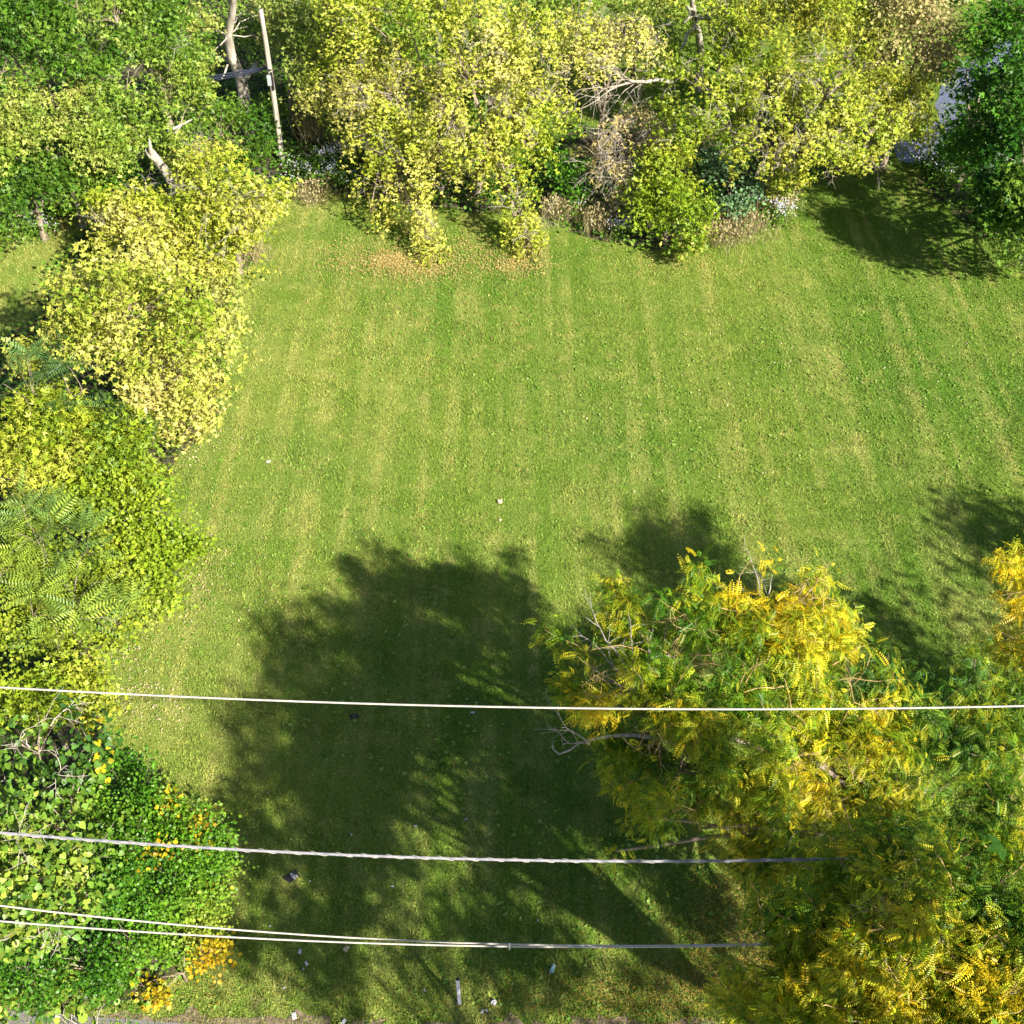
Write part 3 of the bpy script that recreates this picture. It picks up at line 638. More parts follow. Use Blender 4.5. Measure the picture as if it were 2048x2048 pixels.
for i in range(9):   # the wood carries on beyond the top of the picture
    x0 = -34 + i * 8.5; y0 = 64 + r.uniform(-1, 5)
    tree('tree', 'tree of the wood beyond the top edge of the picture', 'tree', [(np.array([x0 + r.uniform(-2, 2), y0 + r.uniform(-1, 3), z_]), (r_, r_, r_ * .9)) for z_, r_ in ((3, 3.2), (5.5, 3), (4, 3.2))], 'green', 200 + i, T_THREE, .3, 9,
         world=True, nbranch=4, gap=-.8, group='wood beyond the top edge')

# ------------------------------------------------------------------ right edge
tree('tree', 'deep green tree filling the top right corner beside the creek', 'tree',
     [(2030, 90, 6, 90), (1970, 60, 6.4, 60), (1970, 180, 5, 60), (2060, 200, 5.5, 90), (1935, 120, 4.5, 42), (1930, 220, 2.6, 34)], 'dark', 150, T_THREE, .16, 62, gap=-.5, hue_bias=.12)
tree('tree', 'deep green maple on the right edge below the corner tree, shading the lawn', 'tree',
     [(1990, 280, 4, 70), (2050, 320, 4.4, 80), (2000, 370, 3.4, 60), (1940, 300, 2.6, 40), (2050, 420, 3.2, 75), (1985, 420, 1.6, 45), (1920, 340, 1.5, 32), (1900, 300, 1.2, 26), (1925, 260, 1.8, 30), (1885, 325, .6, 20)], 'dark', 151, T_THREE, .15, 80, gap=-.5, hue_bias=.08, base=P(2060, 440))
tree('tree', 'lighter green tree on the right edge reaching lowest towards the lawn', 'tree',
     [(2040, 380, 4.2, 55), (2060, 470, 2.8, 65), (2010, 440, 2.6, 35), (2060, 510, 1.2, 50), (2020, 500, .9, 26), (2100, 420, 4, 60)], 'green', 152, T_THREE, .15, 66, gap=-.6, hue_bias=.12, base=P(2110, 480))

# ------------------------------------------------------------------ honey locusts at the bottom right
lk = dict(npl=6, cluster=.13, droop=.8, shell=.55, bumps=.45, hue_f=.9, hue_amp=.25, rim=.6, gfreq=2.3)
bA = np.array([8.9, 11.2, 0])
A = tree('honey_locust', 'large golden and green feathery tree crossed by the top wire', 'tree',
     [(1240, 1320, 6, 60), (1340, 1310, 6.3, 85), (1450, 1270, 6.6, 80), (1540, 1240, 6.8, 70), (1600, 1190, 6.8, 36), (1500, 1180, 6.9, 30), (1650, 1290, 6.3, 60), (1600, 1360, 6.4, 100), (1460, 1410, 6.3, 110), (1310, 1430, 6, 85), (1360, 1530, 5.6, 95), (1500, 1530, 5.6, 100),
      (1640, 1490, 5.8, 100), (1310, 1630, 5, 45), (1200, 1450, 5.6, 42), (1260, 1520, 5.4, 50), (1180, 1390, 5.8, 26), (1400, 1650, 4.8, 50), (1230, 1700, 4.6, 15)],
     'locust', 160, T_LOCUST, .21, 125, sprays=95, spray_l=1.3, base=bA, gap=-.22, trunk_r=.2, twigs=26, twig_m=M_RUSSET, trunk_path=[bA, bA + [-.2, .3, 1.6], bA + [-.8, .9, 3.2], bA + [-1.8, 1.6, 4.6], bA + [-2.8, 2.2, 5.6]], nbranch=12, hue_bias=.0, **lk)
tree('honey_locust', 'mostly green feathery tree between the wire-crossed golden one and the corner one', 'tree',
     [(1750, 1430, 5.6, 95), (1870, 1420, 5.6, 90), (1960, 1500, 5.6, 90), (1700, 1560, 5.2, 90), (1820, 1560, 5.2, 90), (1600, 1620, 4.8, 80), (1500, 1650, 4.6, 60), (1580, 1720, 4.2, 70), (2030, 1420, 5.8, 70), (1680, 1680, 4.4, 70), (1760, 1380, 5.6, 40), (1600, 1790, 3.4, 60), (1690, 1770, 4.2, 75), (1780, 1690, 4.6, 80), (1640, 1860, 2.6, 55), (1720, 1860, 3.4, 60), (1560, 1760, 3.6, 50), (1600, 1860, 2.2, 50), (1660, 1930, 1.8, 50), (1600, 1700, 4.2, 50)],
     'locustg', 161, T_LOCUST, .20, 120, sprays=70, spray_l=1.1, gap=-.75, trunk_r=.2, nbranch=10, hue_bias=.12, **lk)
bB = np.array([8.3, 6.6, 0])
B = tree('honey_locust', 'golden feathery tree filling the bottom right corner in front of the cables', 'tree',
     [(1640, 1900, 8.6, 50), (1720, 1830, 9, 75), (1760, 1740, 9.4, 70), (1880, 1720, 10, 95), (1980, 1680, 10.2, 90), (1820, 1840, 9.6, 90), (1940, 1830, 10, 100), (1700, 1970, 8.8, 80), (1830, 1960, 9.4, 90), (1960, 1960, 9.8, 100), (2060, 1830, 10.2, 90), (1620, 2010, 8.2, 50), (1660, 1760, 9, 32), (1600, 1860, 8.4, 20), (2050, 1960, 10, 90), (1800, 2060, 9, 100), (1960, 2090, 9.6, 110), (2020, 1580, 10.2, 45), (1600, 1940, 8.6, 50), (1580, 2030, 8.5, 60), (1650, 1980, 8.8, 70), (1680, 1900, 9, 70), (1610, 1880, 8.3, 40), (1750, 1900, 9, 80), (1740, 1990, 9, 80), (1590, 1990, 8.4, 50), (1660, 1820, 8.6, 45), (1740, 1700, 9, 40)],
     'locust', 162, T_LOCUST, .165, 230, sprays=110, spray_l=.85, base=bB, gap=-.5, trunk_r=.2, twigs=16, twig_m=M_RUSSET, trunk_path=[bB, bB + [0, .1, 2], bB + [-.2, .2, 4], bB + [-.6, .3, 6], bB + [-1, .5, 8]], nbranch=10, hue_bias=-.04, **lk)
bC = np.array([15.5, 14.2, 0])
tree('honey_locust', 'golden tree just reaching in at the middle of the right edge', 'tree',
     [(2060, 1240, 6.5, 65), (2030, 1150, 6.8, 35), (2110, 1150, 7, 80), (2150, 1300, 7, 100), (2010, 1290, 6, 35), (2200, 1150, 7, 110), (2300, 1250, 7, 110), (2100, 1350, 6, 80)],
     'locust', 163, T_LOCUST, .22, 70, sprays=40, base=bC, gap=-.3, twigs=10, twig_m=M_RUSSET, hue_bias=.02, **lk)

# neighbours standing outside the frame, whose shade falls into it
def outside(label, lobes, seed, base, dens=26, gap=-.15, size=.19, pal='locustg'):
    ok = []
    for c, r_ in lobes:
        dep = c[1] * CT + (H - c[2]) * ST; u = c[0] / dep * F; v = ((H - c[2]) * CT - c[1] * ST) / dep * F; m_ = 1024 + r_ * 1.35 / max(dep, 1) * F
        if dep < 1 or abs(u) > m_ or abs(v) > m_: ok.append((c, r_))
        else: print('skip', label, c, u + 1024, v + 1024)
    lobes = ok
    tree('honey_locust', label, 'tree', [(np.array(c, float), (r_, r_, r_ * .7)) for c, r_ in lobes], pal, seed, T_THREE, size, dens, base=base, gap=gap, world=True, trunk_r=.13, npl=9, cluster=.3, shell=.9, nbranch=2)
SH = (-.97, 1.04)
def outpos(px, py, rp, zs):
    g = P(px, py)
    for z in zs:
        c = np.array([g[0] - SH[0] * z, g[1] - SH[1] * z, z]); dep = c[1] * CT + (H - z) * ST
        if dep < 1: return c, rp * T(px, py) / F
        u = c[0] / dep * F; v = ((H - z) * CT - c[1] * ST) / dep * F; m_ = 1024 + rp * T(px, py) * 2.0 / dep
        if abs(u) > m_ or abs(v) > m_: return c, rp * T(px, py) / F
    return c, rp * T(px, py) / F
SP = [(520, 1580, 45), (700, 1640, 60), (880, 1720, 60), (1000, 1850, 60), (880, 1850, 50), (1130, 1880, 50), (740, 1790, 60), (1080, 1620, 60), (1240, 1560, 60), (1130, 1930, 50), (880, 1960, 40), (680, 2000, 40), (520, 1490, 75), (600, 1350, 75), (570, 1260, 50), (660, 1250, 60), (540, 1720, 85), (620, 1660, 70), (700, 1720, 90), (800, 1690, 90), (900, 1650, 80), (1000, 1650, 90), (1100, 1700, 80), (1000, 1760, 70), (560, 1830, 60),
      (700, 1850, 75), (820, 1900, 60), (950, 1920, 75), (1050, 1880, 60), (640, 1930, 60), (1150, 1780, 60), (1200, 1700, 60), (800, 1975, 50), (1080, 1980, 70), (1210, 2000, 60), (1330, 2010, 50), (470, 1650, 40), (480, 1880, 60),
      (900, 1490, 80), (780, 1440, 80), (700, 1380, 70), (1050, 1550, 80), (600, 1560, 45), (900, 1760, 55), (1330, 1800, 45), (1150, 1500, 60), (1250, 1780, 50), (560, 1420, 45)]
CS = [outpos(*p, np.arange(9.5, 17, .5)) for p in SP]
BLB = L2W([(1640, 1900, 8.6, 50), (1720, 1830, 9, 75), (1760, 1740, 9.4, 70), (1880, 1720, 10, 95), (1980, 1680, 10.2, 90), (1820, 1840, 9.6, 90), (1940, 1830, 10, 100), (1700, 1970, 8.8, 80), (1830, 1960, 9.4, 90), (1960, 1960, 9.8, 100),
  (1340, 1310, 6.3, 85), (1450, 1270, 6.6, 80), (1540, 1240, 6.8, 70), (1600, 1360, 6.4, 100), (1460, 1410, 6.3, 110), (1310, 1430, 6, 85), (1360, 1530, 5.6, 95), (1500, 1530, 5.6, 100), (1640, 1490, 5.8, 100)])
def hits(c, r_, py):
    for b_, br_ in BLB[:(19 if py < 1600 else 10)]:
        dz = c[2] - b_[2]; q_ = c[:2] + np.array(SH) * dz
        if dz > -.5 and np.hypot(*(q_ - b_[:2])) < br_[0] * .5 + r_ * .5: return True
    return False
CS = [c for c, p in zip(CS, SP) if not hits(*c, p[1])]; print('casters', len(CS))
g1 = [c for c in CS if c[0][0] < 9.3]; g2 = [c for c in CS if c[0][0] >= 9.3]
outside('tall green tree standing by the road below the bottom edge of the picture', g1, 170, (7.4, -2.5, 0), dens=34, gap=-.9)
outside('tall green tree standing by the road beyond the bottom right corner', g2, 173, (13.5, 1.5, 0), gap=-.75)
OUT2 = [((19.0, 41.6), 7, 1.3), ((18.2, 43.6), 7, 1.0), ((21, 40), 7, 1.8), ((20, 44), 7, 2.2),  ((23, 41), 7.5, 2.5), ((22, 46), 8, 2.8)]
outside('dense dark green tree beyond the right edge shading the far lawn corner', [((x - SH[0] * z, y - SH[1] * z, z), r_) for (x, y), z, r_ in OUT2], 171, (27, 33, 0), 34, -.6, pal='dark')
OUT3 = [((14.5, 24), 7.5, 1.8), ((12.5, 20), 7, 1.6), ((8.6, 21.0), 7, 1.3), ((7.0, 21.6), 7, 1.0), ((11, 19), 7, 1.4), ((16.5, 22), 7.5, 1.8), ((10.4, 21.2), 7, 1.1)]
outside('broad green tree beyond the right edge shading the middle of the lawn', [((x - SH[0] * z, y - SH[1] * z, z), r_) for (x, y), z, r_ in OUT3], 172, (18, 13, 0), 34, -.4)

# ------------------------------------------------------------------ wildflowers and dry grass
def flowers(spot, label, seed, n=260, rx=1.0, pal='aster', name='aster_plant', h=.7):
    c = P(*spot); r = np.random.default_rng(seed)
    root = thing(name, label, 'flowering plant' if pal == 'aster' else 'dry grass', c, 'white asters' if pal == 'aster' else 'clumps of tall brown grass')
    st = r.normal(size=(n, 2)) * rx * .45
    hh = h * r.uniform(.6, 1.15, n)
    if pal == 'aster':
        nl = n * 7; i = r.integers(0, n, nl); t = r.random(nl)
        pos = np.stack([st[i, 0], st[i, 1], hh[i] * t], 1) + r.normal(size=(nl, 3)) * .05; pos[:, 2] = np.abs(pos[:, 2])
        V, Fc = scatter(T_SIMPLE, pos, r.normal(size=(nl, 3)), r.normal(size=(nl, 3)) + [0, 0, 1], np.full(nl, .11))
        make_obj('foliage', V, Fc, M_LEAF, root, np.repeat(palette(PAL['green'], r.random(nl) * .7), 4, 0))
        nb = int(n * 2.6); i = r.integers(0, n, nb)
        pos = np.stack([st[i, 0], st[i, 1], hh[i] + .05], 1) + r.normal(size=(nb, 3)) * [.09, .09, .06]
        keep = Noise(seed)(pos + c, 2.5) > .1
        pos = pos[keep]; nb = len(pos)
        V, Fc = scatter(T_ROUND, pos - [.02, 0, 0], np.tile([1, 0, 0.], (nb, 1)) + r.normal(size=(nb, 3)) * .3, np.tile([0, -.5, 1.], (nb, 1)) + r.normal(size=(nb, 3)) * .4, r.uniform(.035, .07, nb))
        make_obj('blossoms', V, Fc, M_PETAL, root, np.repeat(palette(PAL['aster'], r.random(nb)), 6, 0))
    else:
        nb = n * 6; i = r.integers(0, n, nb); pos = np.stack([st[i, 0], st[i, 1], 0 * hh[i]], 1) + r.normal(size=(nb, 3)) * [.06, .06, 0]
        V, Fc = scatter(q((0, 0, 0, 0, 1, .012, -.15)), pos, np.tile([0, 0, 1.], (nb, 1)) + r.normal(size=(nb, 3)) * .28, r.normal(size=(nb, 3)), h * r.uniform(.6, 1.2, nb) * 1.2)
        Va, Fa, ca = V, Fc, np.repeat(palette(PAL['straw'], r.random(nb)), 4, 0)
        k = nb // 2; top = pos[:k] + r.normal(size=(k, 3)) * .12 + [0, 0, h]
        V, Fc = scatter(T_SIMPLE, top, np.tile([0, 0, 1.], (k, 1)) + r.normal(size=(k, 3)) * .5, r.normal(size=(k, 3)), np.full(k, .12))
        make_obj('blades', np.concatenate([Va, V]), np.concatenate([Fa, Fc + len(Va)]), M_DRY, root, np.concatenate([ca, np.repeat(palette(PAL['straw'], r.random(k)), 4, 0)]))
FL = [(620, 355, 'white-lilac asters closest to the foot of the pole', .9), (655, 330, 'white-lilac asters in front of the brown grass', .8), (700, 320, 'white-lilac asters beside the dark gap under the left drooping tree', .7),
      (680, 368, 'white-lilac asters lowest towards the lawn right of the pole', .7), (1000, 395, 'few lilac asters beside the thick trunk', .5), (1150, 420, 'thin lilac asters in the dark gap left of the pinkish tree', .6),
      (1245, 470, 'white asters left of the yellow-tipped bright green tree', .5), (1480, 440, 'white asters below the silvery shrub', .8), (1530, 400, 'white asters right of the silvery shrub', .7), (1560, 445, 'white asters at the right end of the dry grass', .5),
      (1850, 340, 'white asters at the water edge beside the creek', .5), (1880, 355, 'white asters in deep shade right of the creek edge', .6), (1955, 405, 'small white asters under the right edge maple', .5), (1965, 455, 'lowest white asters under the right edge trees', .4),
      (110, 425, 'white asters at the top of the small left lawn patch', .7), (80, 470, 'white asters on the left side of the small lawn patch', .6), (470, 540, 'white asters under the rounded yellow bush', .35)]
for i, (px, py, lb, rx) in enumerate(FL):
    flowers((px, py), lb, 300 + i, int(170 * rx), rx * 1.25)
for i, (px, py, lb, rx, h_) in enumerate([(660, 280, 'tall brown grass behind the asters right of the pole', 1.0, 1.5), (700, 255, 'tall brown grass under the left drooping trees', .9, 1.5), (1200, 455, 'brown grass below the pinkish tree', .7, .6), (1480, 465, 'pale brown grass at the lawn edge below the silvery shrub', .9, .6),
                                     (1440, 480, 'pale brown grass right of the yellow tip', .6, .5), (1120, 430, 'sparse brown grass right of the thick trunk', .6, .5), (490, 520, 'brown grass under the rounded yellow bush', .6, .6), (1550, 420, 'brown grass among white asters left of the shaded lawn', .7, .6), (620, 395, 'sparse brown grass in front of the asters by the pole', .8, .4)]):
    flowers((px, py), lb, 400 + i, 130, rx * 1.2, 'straw', 'dry_grass_clump', h_)
# low undergrowth covering the woodland floor
def undergrowth():
    r = np.random.default_rng(77); V0 = []; n = 230000
    x = r.uniform(-34, 34, n); y = r.uniform(9, 68, n); m = np.zeros(n, bool)
    jx = x + r.normal(size=n) * .22; jy = y + r.normal(size=n) * .22
    for k, poly in WP.items(): m |= in_poly(jx, jy, poly)
    cr = [tuple(P(a, b_)[:2]) for a, b_ in [(1840, 330), (1792, 322), (1790, 292), (1840, 278), (1872, 240), (1880, 175), (1930, 120), (2000, 85), (2100, 50), (2300, 30), (2300, 80), (2060, 120), (1960, 170), (1935, 225), (1918, 265), (1880, 310)]]
    m &= ~in_poly(x, y, cr); p3 = np.stack([x, y, 0 * x], 1); nz = Noise(78)(p3, 1.1)
    m &= (nz > -.9) & (y > 10.1)
    pos = p3[m]; nz = nz[m]; k = len(pos)
    pos[:, 2] = np.abs(r.normal(size=k)) * .22 * (1 + .8 * np.clip(nz, -.5, 1.5)) + .03
    V, Fc = scatter(T_ROUND, pos, r.normal(size=(k, 3)) * [1, 1, .4], r.normal(size=(k, 3)) * .4 + [0, 0, 1], r.uniform(.09, .18, k))
    col = palette(PAL['green'], .3 + .2 * Noise(79)(pos, .8) + r.normal(size=k) * .15)
    struct(make_obj('undergrowth', V, Fc, M_LEAF, None, np.repeat(col, 6, 0)), 'stuff')
undergrowth()

# ------------------------------------------------------------------ wooden pole with its cable and box
pb = P(564, 320)
def on_plane(px, py, Y):
    d = ray(px, py); t = Y / d[1]; return np.array([d[0] * t, Y, H + d[2] * t])
ptop = on_plane(521, 19, pb[1])
pole = thing('utility_pole', 'weathered grey wooden utility pole among the trees', 'utility pole', pb)
tb = Tubes(12); n = 10; tt = np.linspace(0, 1, n)[:, None]; ax = pb * (1 - tt) + ptop * tt; ax[:, 0] += .03 * np.sin(np.linspace(0, 3, n))
tb.add(ax, np.linspace(.122, .092, n)); tb.build('shaft', M_POLE, pole, pb)
def box_mesh(c, s, bev=.01):
    import bmesh
    bm = bmesh.new(); bmesh.ops.create_cube(bm, size=1)
    for v in bm.verts: v.co = Vector((v.co.x * s[0], v.co.y * s[1], v.co.z * s[2])) + Vector(tuple(c))
    bmesh.ops.bevel(bm, geom=list(bm.edges), offset=bev, segments=2, affect='EDGES')
    V = [tuple(v.co) for v in bm.verts]; bm.verts.index_update(); Fc = [tuple(v.index for v in f.verts) for f in bm.faces]; bm.free(); return V, Fc
def at_h(z):
    k = (z - pb[2]) / (ptop[2] - pb[2]); return pb + (ptop - pb) * k
zb = on_plane(536, 157, pb[1])[2]
V, Fc = box_mesh(at_h(zb) - pb + [-.02, -.18, 0], (.16, .10, .42)); bx = make_obj('junction_box', V, Fc, M_BOXG, pole)
V, Fc = box_mesh(at_h(zb) - pb + [.10, -.14, -.05], (.07, .07, .75)); make_obj('conduit', V, Fc, M_BLACK, pole)
V, Fc = box_mesh(at_h(zb + .42) - pb + [0, -.15, 0], (.26, .05, .05)); make_obj('cable_bracket', V, Fc, M_BLACK, pole)
hang = on_plane(535, 136, pb[1] - .15)
cb = thing('cable', 'dark blue-black cable bundle running left from the wooden pole', 'cable', hang)
far = on_plane(120, 188, pb[1] + 2.5)
for dz, rr in ((0, .035), (.07, .03), (-.06, .02)):
    tb = Tubes(6); p = curve_pts(hang, far, -.02, .0, 16, rng); p[:, 2] += dz * np.sin(np.linspace(.3, 5, 16)) + dz * .5
    tb.add(p, rr); tb.build('strand', M_BLUEB, cb, hang)

# ------------------------------------------------------------------ street wires in front
Y0 = 8.75
def wire(label, pix, rad, m, lash=False, name='overhead_wire', Y=Y0, xr=(-45, 45), clamp=None):
    W = np.array([on_plane(a, b_, Y) for a, b_ in pix]); co = np.polyfit(W[:, 0], W[:, 2], 2)
    co[0] = max(co[0], .0006)
    co[1:] = np.polyfit(W[:, 0], W[:, 2] - co[0] * W[:, 0] ** 2, 1)
    x = np.linspace(xr[0], xr[1], 160); z = np.polyval(co, x)
    pts = np.stack([x, np.full_like(x, Y), z], 1); o = np.array([0, Y, np.polyval(co, 0)])
    root = thing(name, label, 'wire', o)
    tb = Tubes(8); tb.add(pts, rad); tb.build('conductor' if not lash else 'cable_sheath', m, root, o)
    if lash:
        mtb = Tubes(6); p2 = pts + [0, 0, rad * 1.3]; mtb.add(p2, rad * .35); mtb.build('messenger_strand', M_BUNDLE, root, o)
        sp = Tubes(4); xs = np.linspace(-11, 11, 1100); zz = np.polyval(co, xs) + rad * .3; a = xs * 2 * math.pi / .36
        sp.add(np.stack([xs, Y + np.cos(a) * rad * 1.35, zz + np.sin(a) * rad * 1.35], 1), .004); sp.build('lashing_wire', M_WIRE, root, o)
    if clamp:
        c = on_plane(clamp[0], clamp[1], Y)
        V, Fc = box_mesh(c - o, (.03, .05, .16), .008); make_obj('clamp', V, Fc, M_BOXG, root)
    return root
wire('highest thin pale wire, crossing the golden tree', [(0, 1375), (500, 1398), (1100, 1417), (1500, 1418), (2048, 1412)], .0125, M_WIRE)
wire('thick grey lashed cable, second wire from the top', [(0, 1666), (450, 1697), (1000, 1720), (1400, 1723), (1740, 1716)], .020, M_BUNDLE, True, name='overhead_cable')
wire('upper of the close pair of lowest wires', [(0, 1812), (400, 1852), (800, 1881), (1050, 1890), (1560, 1886)], .0145, M_WIRE)
wire('lower of the close pair of lowest wires, with a small clamp', [(0, 1843), (400, 1869), (700, 1886), (1050, 1894), (1560, 1889)], .0145, M_WIRE, Y=Y0 - .12, clamp=(1019, 1893))

# ------------------------------------------------------------------ marker post and litter on the lawn
mb = P(919, 2008)
mtop = on_plane(915, 1957, mb[1])
post = thing('marker_post', 'white marker post with a dark cap near the bottom edge', 'post', mb)
hp = mtop[2]
V, Fc = box_mesh((0, 0, hp / 2 - .03), (.075, .045, hp - .06), .01); V = [(x + (mtop[0] - mb[0]) * z / hp, y, z) for x, y, z in V]; make_obj('post_body', V, Fc, M_WHITE, post)
V, Fc = box_mesh((mtop[0] - mb[0], 0, hp - .03), (.080, .05, .055), .008); make_obj('cap', V, Fc, M_BLACK, post)

def scrap(px, py, size, m, label, name='paper_scrap', cat='litter', seed=0, group='scraps of litter on the lawn', flat=.5, asp=1.0):
    r = np.random.default_rng(seed + int(px)); c = P(px, py, .04)
    n = 7; g = np.linspace(-.5, .5, n); X, Yg = np.meshgrid(g, g)
    rad = 1 - .25 * r.random((n, n)); Z = r.normal(size=(n, n)) * .16 * flat + .3 * flat * (1 - (X ** 2 + Yg ** 2) * 2)
    a = r.uniform(0, 3.1); x = X * rad * asp; y = Yg * rad
    V = np.stack([(x * math.cos(a) - y * math.sin(a)) * size, (x * math.sin(a) + y * math.cos(a)) * size, Z * size], -1).reshape(-1, 3)
    Fc = [(i * n + j, i * n + j + 1, (i + 1) * n + j + 1, (i + 1) * n + j) for i in range(n - 1) for j in range(n - 1)]
    k = n * n; V2 = np.concatenate([V, V - [0, 0, .006]])
    Fc += [tuple(k + v for v in f[::-1]) for f in Fc]
    o = make_obj(name, V2, Fc, m); o.location = tuple(c); return tag(o, label, cat, group)
SC = [(945, 1425, .11, 'white scrap just below the top wire in the shade'), (620, 1762, .05, 'tiny white scrap right of the black and white litter'), (785, 1772, .07, 'thin white scrap below the thick cable, mid shade'),
      (600, 1903, .12, 'white scrap just below the lowest wires on the left'), (613, 1927, .11, 'upright white scrap, upper of two below the lowest wires'), (607, 1938, .07, 'small white scrap, lower of two below the lowest wires'),
      (568, 1975, .07, 'white scrap alone near the bottom left of the shaded lawn'), (588, 2032, .17, 'long white scrap on the verge near the bottom edge'), (687, 2043, .14, 'white scrap cut by the bottom edge'), (849, 1980, .07, 'white scrap left of the marker post'),
      (831, 1652, .08, 'white scrap above the thick cable left of centre'), (932, 1638, .07, 'white scrap above the thick cable, right of the other'), (703, 1669, .06, 'small white scrap over the pale worn patch'), (536, 1585, .05, 'tiny white scrap in the upper left shade'),
      (537, 923, .13, 'white scrap on the sunlit lawn near the left border'), (115, 2030, .16, 'white crumpled scrap by the road at bottom left'), (455, 1745, .10, 'white scrap beside the amber-sprayed shrub'), (965, 2023, .09, 'white scrap right of the marker post, left of a pair'), (973, 2021, .08, 'white scrap right of the marker post, right of a pair'),
      (1076, 1841, .05, 'tiny white scrap above the lowest wires right of centre'), (540, 1852, .06, 'small white scrap touching the pair of wires on the left')]
for px, py, s_, lb in SC: scrap(px, py, s_ * .66, M_PAPER, lb, asp=1.5)
scrap(584, 1753, .22, M_BLACK, 'black wrapper lying on shaded lawn under the thick cable', 'wrapper', asp=1.6, flat=.3)
scrap(587, 1752, .12, M_PAPER, 'white slip lying on the black wrapper', asp=1.7, flat=1.2)
scrap(708, 1433, .16, M_BLACK, 'small dark wrapper just below the top wire', 'wrapper', asp=1.4)
scrap(692, 1898, .15, M_TAN, 'tan dry leaf just below the pair of wires', 'leaf', 'leaf', asp=.8)
scrap(1000, 1003, .19, M_TAN, 'tan bare clod in the middle of the sunlit lawn', 'clod', 'clod', asp=.8, flat=.6, group=None)
scrap(1000, 1040, .10, M_TAN, 'smaller tan clod just below the other one mid lawn', 'clod', 'clod', asp=.8, flat=.5, group=None)
scrap(987, 2005, .14, M_ROCK, 'grey stone right of the marker post', 'stone', 'stone', asp=1, flat=1, group=None)
# cup
cpos = P(1105, 1938, .05); cup = thing('plastic_cup', 'pale cyan cup lying on the shaded lawn right of the marker post', 'cup', cpos)
tb = Tubes(12); dv = np.array([.06, .16, .01]); tb.add([-dv * .5, dv * .0, dv * .5], [.052, .045, .038]); tb.build('cup_body', M_CYAN, cup, (0, 0, 0))
tb = Tubes(12); tb.add([dv * .48, dv * .60], [.047, .044]); tb.build('rim', M_PAPER, cup, (0, 0, 0))
# gnarled twigs poking up at the road edge, bottom left
tb = Tubes(5); r = np.random.default_rng(5); tbp = P(170, 2060)
for px, d in ((150, (-.5, .5, .4)), (165, (-.2, .5, .5)), (190, (.3, .5, .5)), (205, (.6, .4, .3))):
    twig_tree(tb, P(px, 2062), d, .42, .016, 1, r, .5)
o = tb.build('fallen_branch', M_PALE, None, tbp); o.location = tuple(tbp); tag(o, 'pale bare branch lying at the road edge, bottom left', 'branch')

# bare sprays of the golden tree and the bird on one
tw = Tubes(5); r = np.random.default_rng(91)
def spray(a, bs, r0=.03):
    for b_ in bs:
        p = curve_pts(a, b_, .06, .14, 7, r); tw.add(p, np.linspace(r0, .008, 7), cap=False)
        for i in (3, 5): twig_tree(tw, p[i], unit(p[i] - p[i - 1]) + r.normal(size=3) * .5, .5, .010, 1, r, .6)
spray(P(1275, 1385, 6.2), [P(1190, 1290, 6.6), P(1172, 1235, 7), P(1262, 1270, 7), P(1300, 1300, 6.8), P(1190, 1355, 6.2)])
lim = curve_pts(P(1330, 1475, 5.8), P(1160, 1485, 5.6), .12, .08, 9, r); tw.add(lim, np.linspace(.06, .022, 9))
hook = [P(1160, 1485, 5.6), P(1140, 1500, 5.55), P(1118, 1508, 5.5), P(1106, 1498, 5.5), P(1104, 1480, 5.55)]; tw.add(hook, [.022, .02, .018, .014, .008])
spray(P(1180, 1488, 5.6), [P(1125, 1488, 5.7), P(1122, 1455, 6)], .016)
spray(P(1530, 1240, 6.8), [P(1480, 1170, 7), P(1500, 1120, 7.2), P(1545, 1150, 7.2)], .03)
tw.build('bare_limb', M_TWIG, A, bA)
bp_ = P(1303, 1342, 6.9)
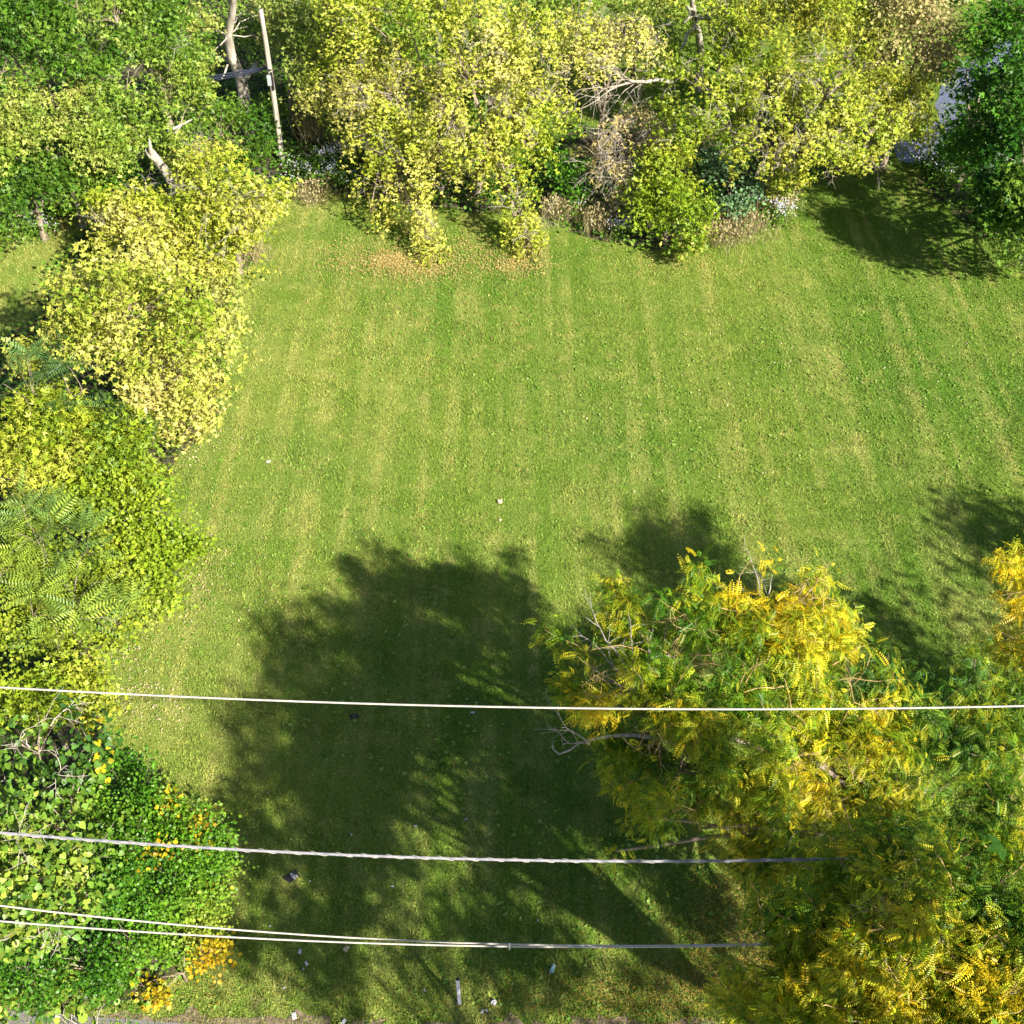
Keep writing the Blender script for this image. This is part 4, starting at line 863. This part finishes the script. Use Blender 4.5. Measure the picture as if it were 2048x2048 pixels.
tw = Tubes(4); tw.add(curve_pts(P(1312, 1410, 6.2), bp_ - np.array([0, 0, .02]), .05, .05, 6, r), np.linspace(.02, .008, 6)); tw.build('perch_twig', M_TWIG, A, bA)
bird = thing('bird', 'small grey bird perched on a bare twig of the golden tree', 'bird', bp_)
tb = Tubes(10)
tb.add([(.16, .02, -.05), (.10, .01, -.02), (.05, 0, .02), (0, 0, .055), (-.05, -.01, .08), (-.075, -.015, .105), (-.095, -.02, .125), (-.115, -.02, .125)],
       [.012, .02, .04, .055, .045, .028, .030, .012]); tb.build('bird_body', M_BIRD, bird, (0, 0, 0))
tb = Tubes(6); tb.add([(-.11, -.02, .125), (-.14, -.022, .12)], [.008, .001]); tb.build('beak', M_BEAK, bird, (0, 0, 0))
tb = Tubes(5); tb.add([(0, .012, .02), (0, .012, -.02)], [.004, .004]); tb.add([(0, -.012, .02), (0, -.012, -.02)], [.004, .004]); tb.build('legs', M_BEAK, bird, (0, 0, 0))

# ------------------------------------------------------------------ light
w = bpy.data.worlds.new('World'); S.world = w; w.use_nodes = True
N = w.node_tree.nodes; L = w.node_tree.links
sky = N.new('ShaderNodeTexSky'); sky.sky_type = 'NISHITA'; sky.sun_disc = False
EL = R(35); az = math.atan2(.68, -.73)
sky.sun_elevation = EL; sky.sun_rotation = az; bg = N['Background']; bg.inputs[1].default_value = .057
L.new(sky.outputs[0], bg.inputs[0])
sd = bpy.data.lights.new('sun', 'SUN'); sd.energy = 5.0; sd.angle = R(.7); sd.color = (1, .93, .80)
so = bpy.data.objects.new('sun', sd); COL.objects.link(so)
k = math.hypot(.68, .73); dirv = Vector((.68 / k * math.cos(EL), -.73 / k * math.cos(EL), math.sin(EL)))
so.rotation_euler = dirv.to_track_quat('Z', 'Y').to_euler(); so.location = (20, -20, 60)
S.view_settings.view_transform = 'Standard'; S.view_settings.look = 'None'; S.view_settings.exposure = 1.25
S.render.engine = 'CYCLES'
S.cycles.max_bounces = 4; S.cycles.diffuse_bounces = 2; S.cycles.transmission_bounces = 2
print('LEAVES', LEAFCOUNT)
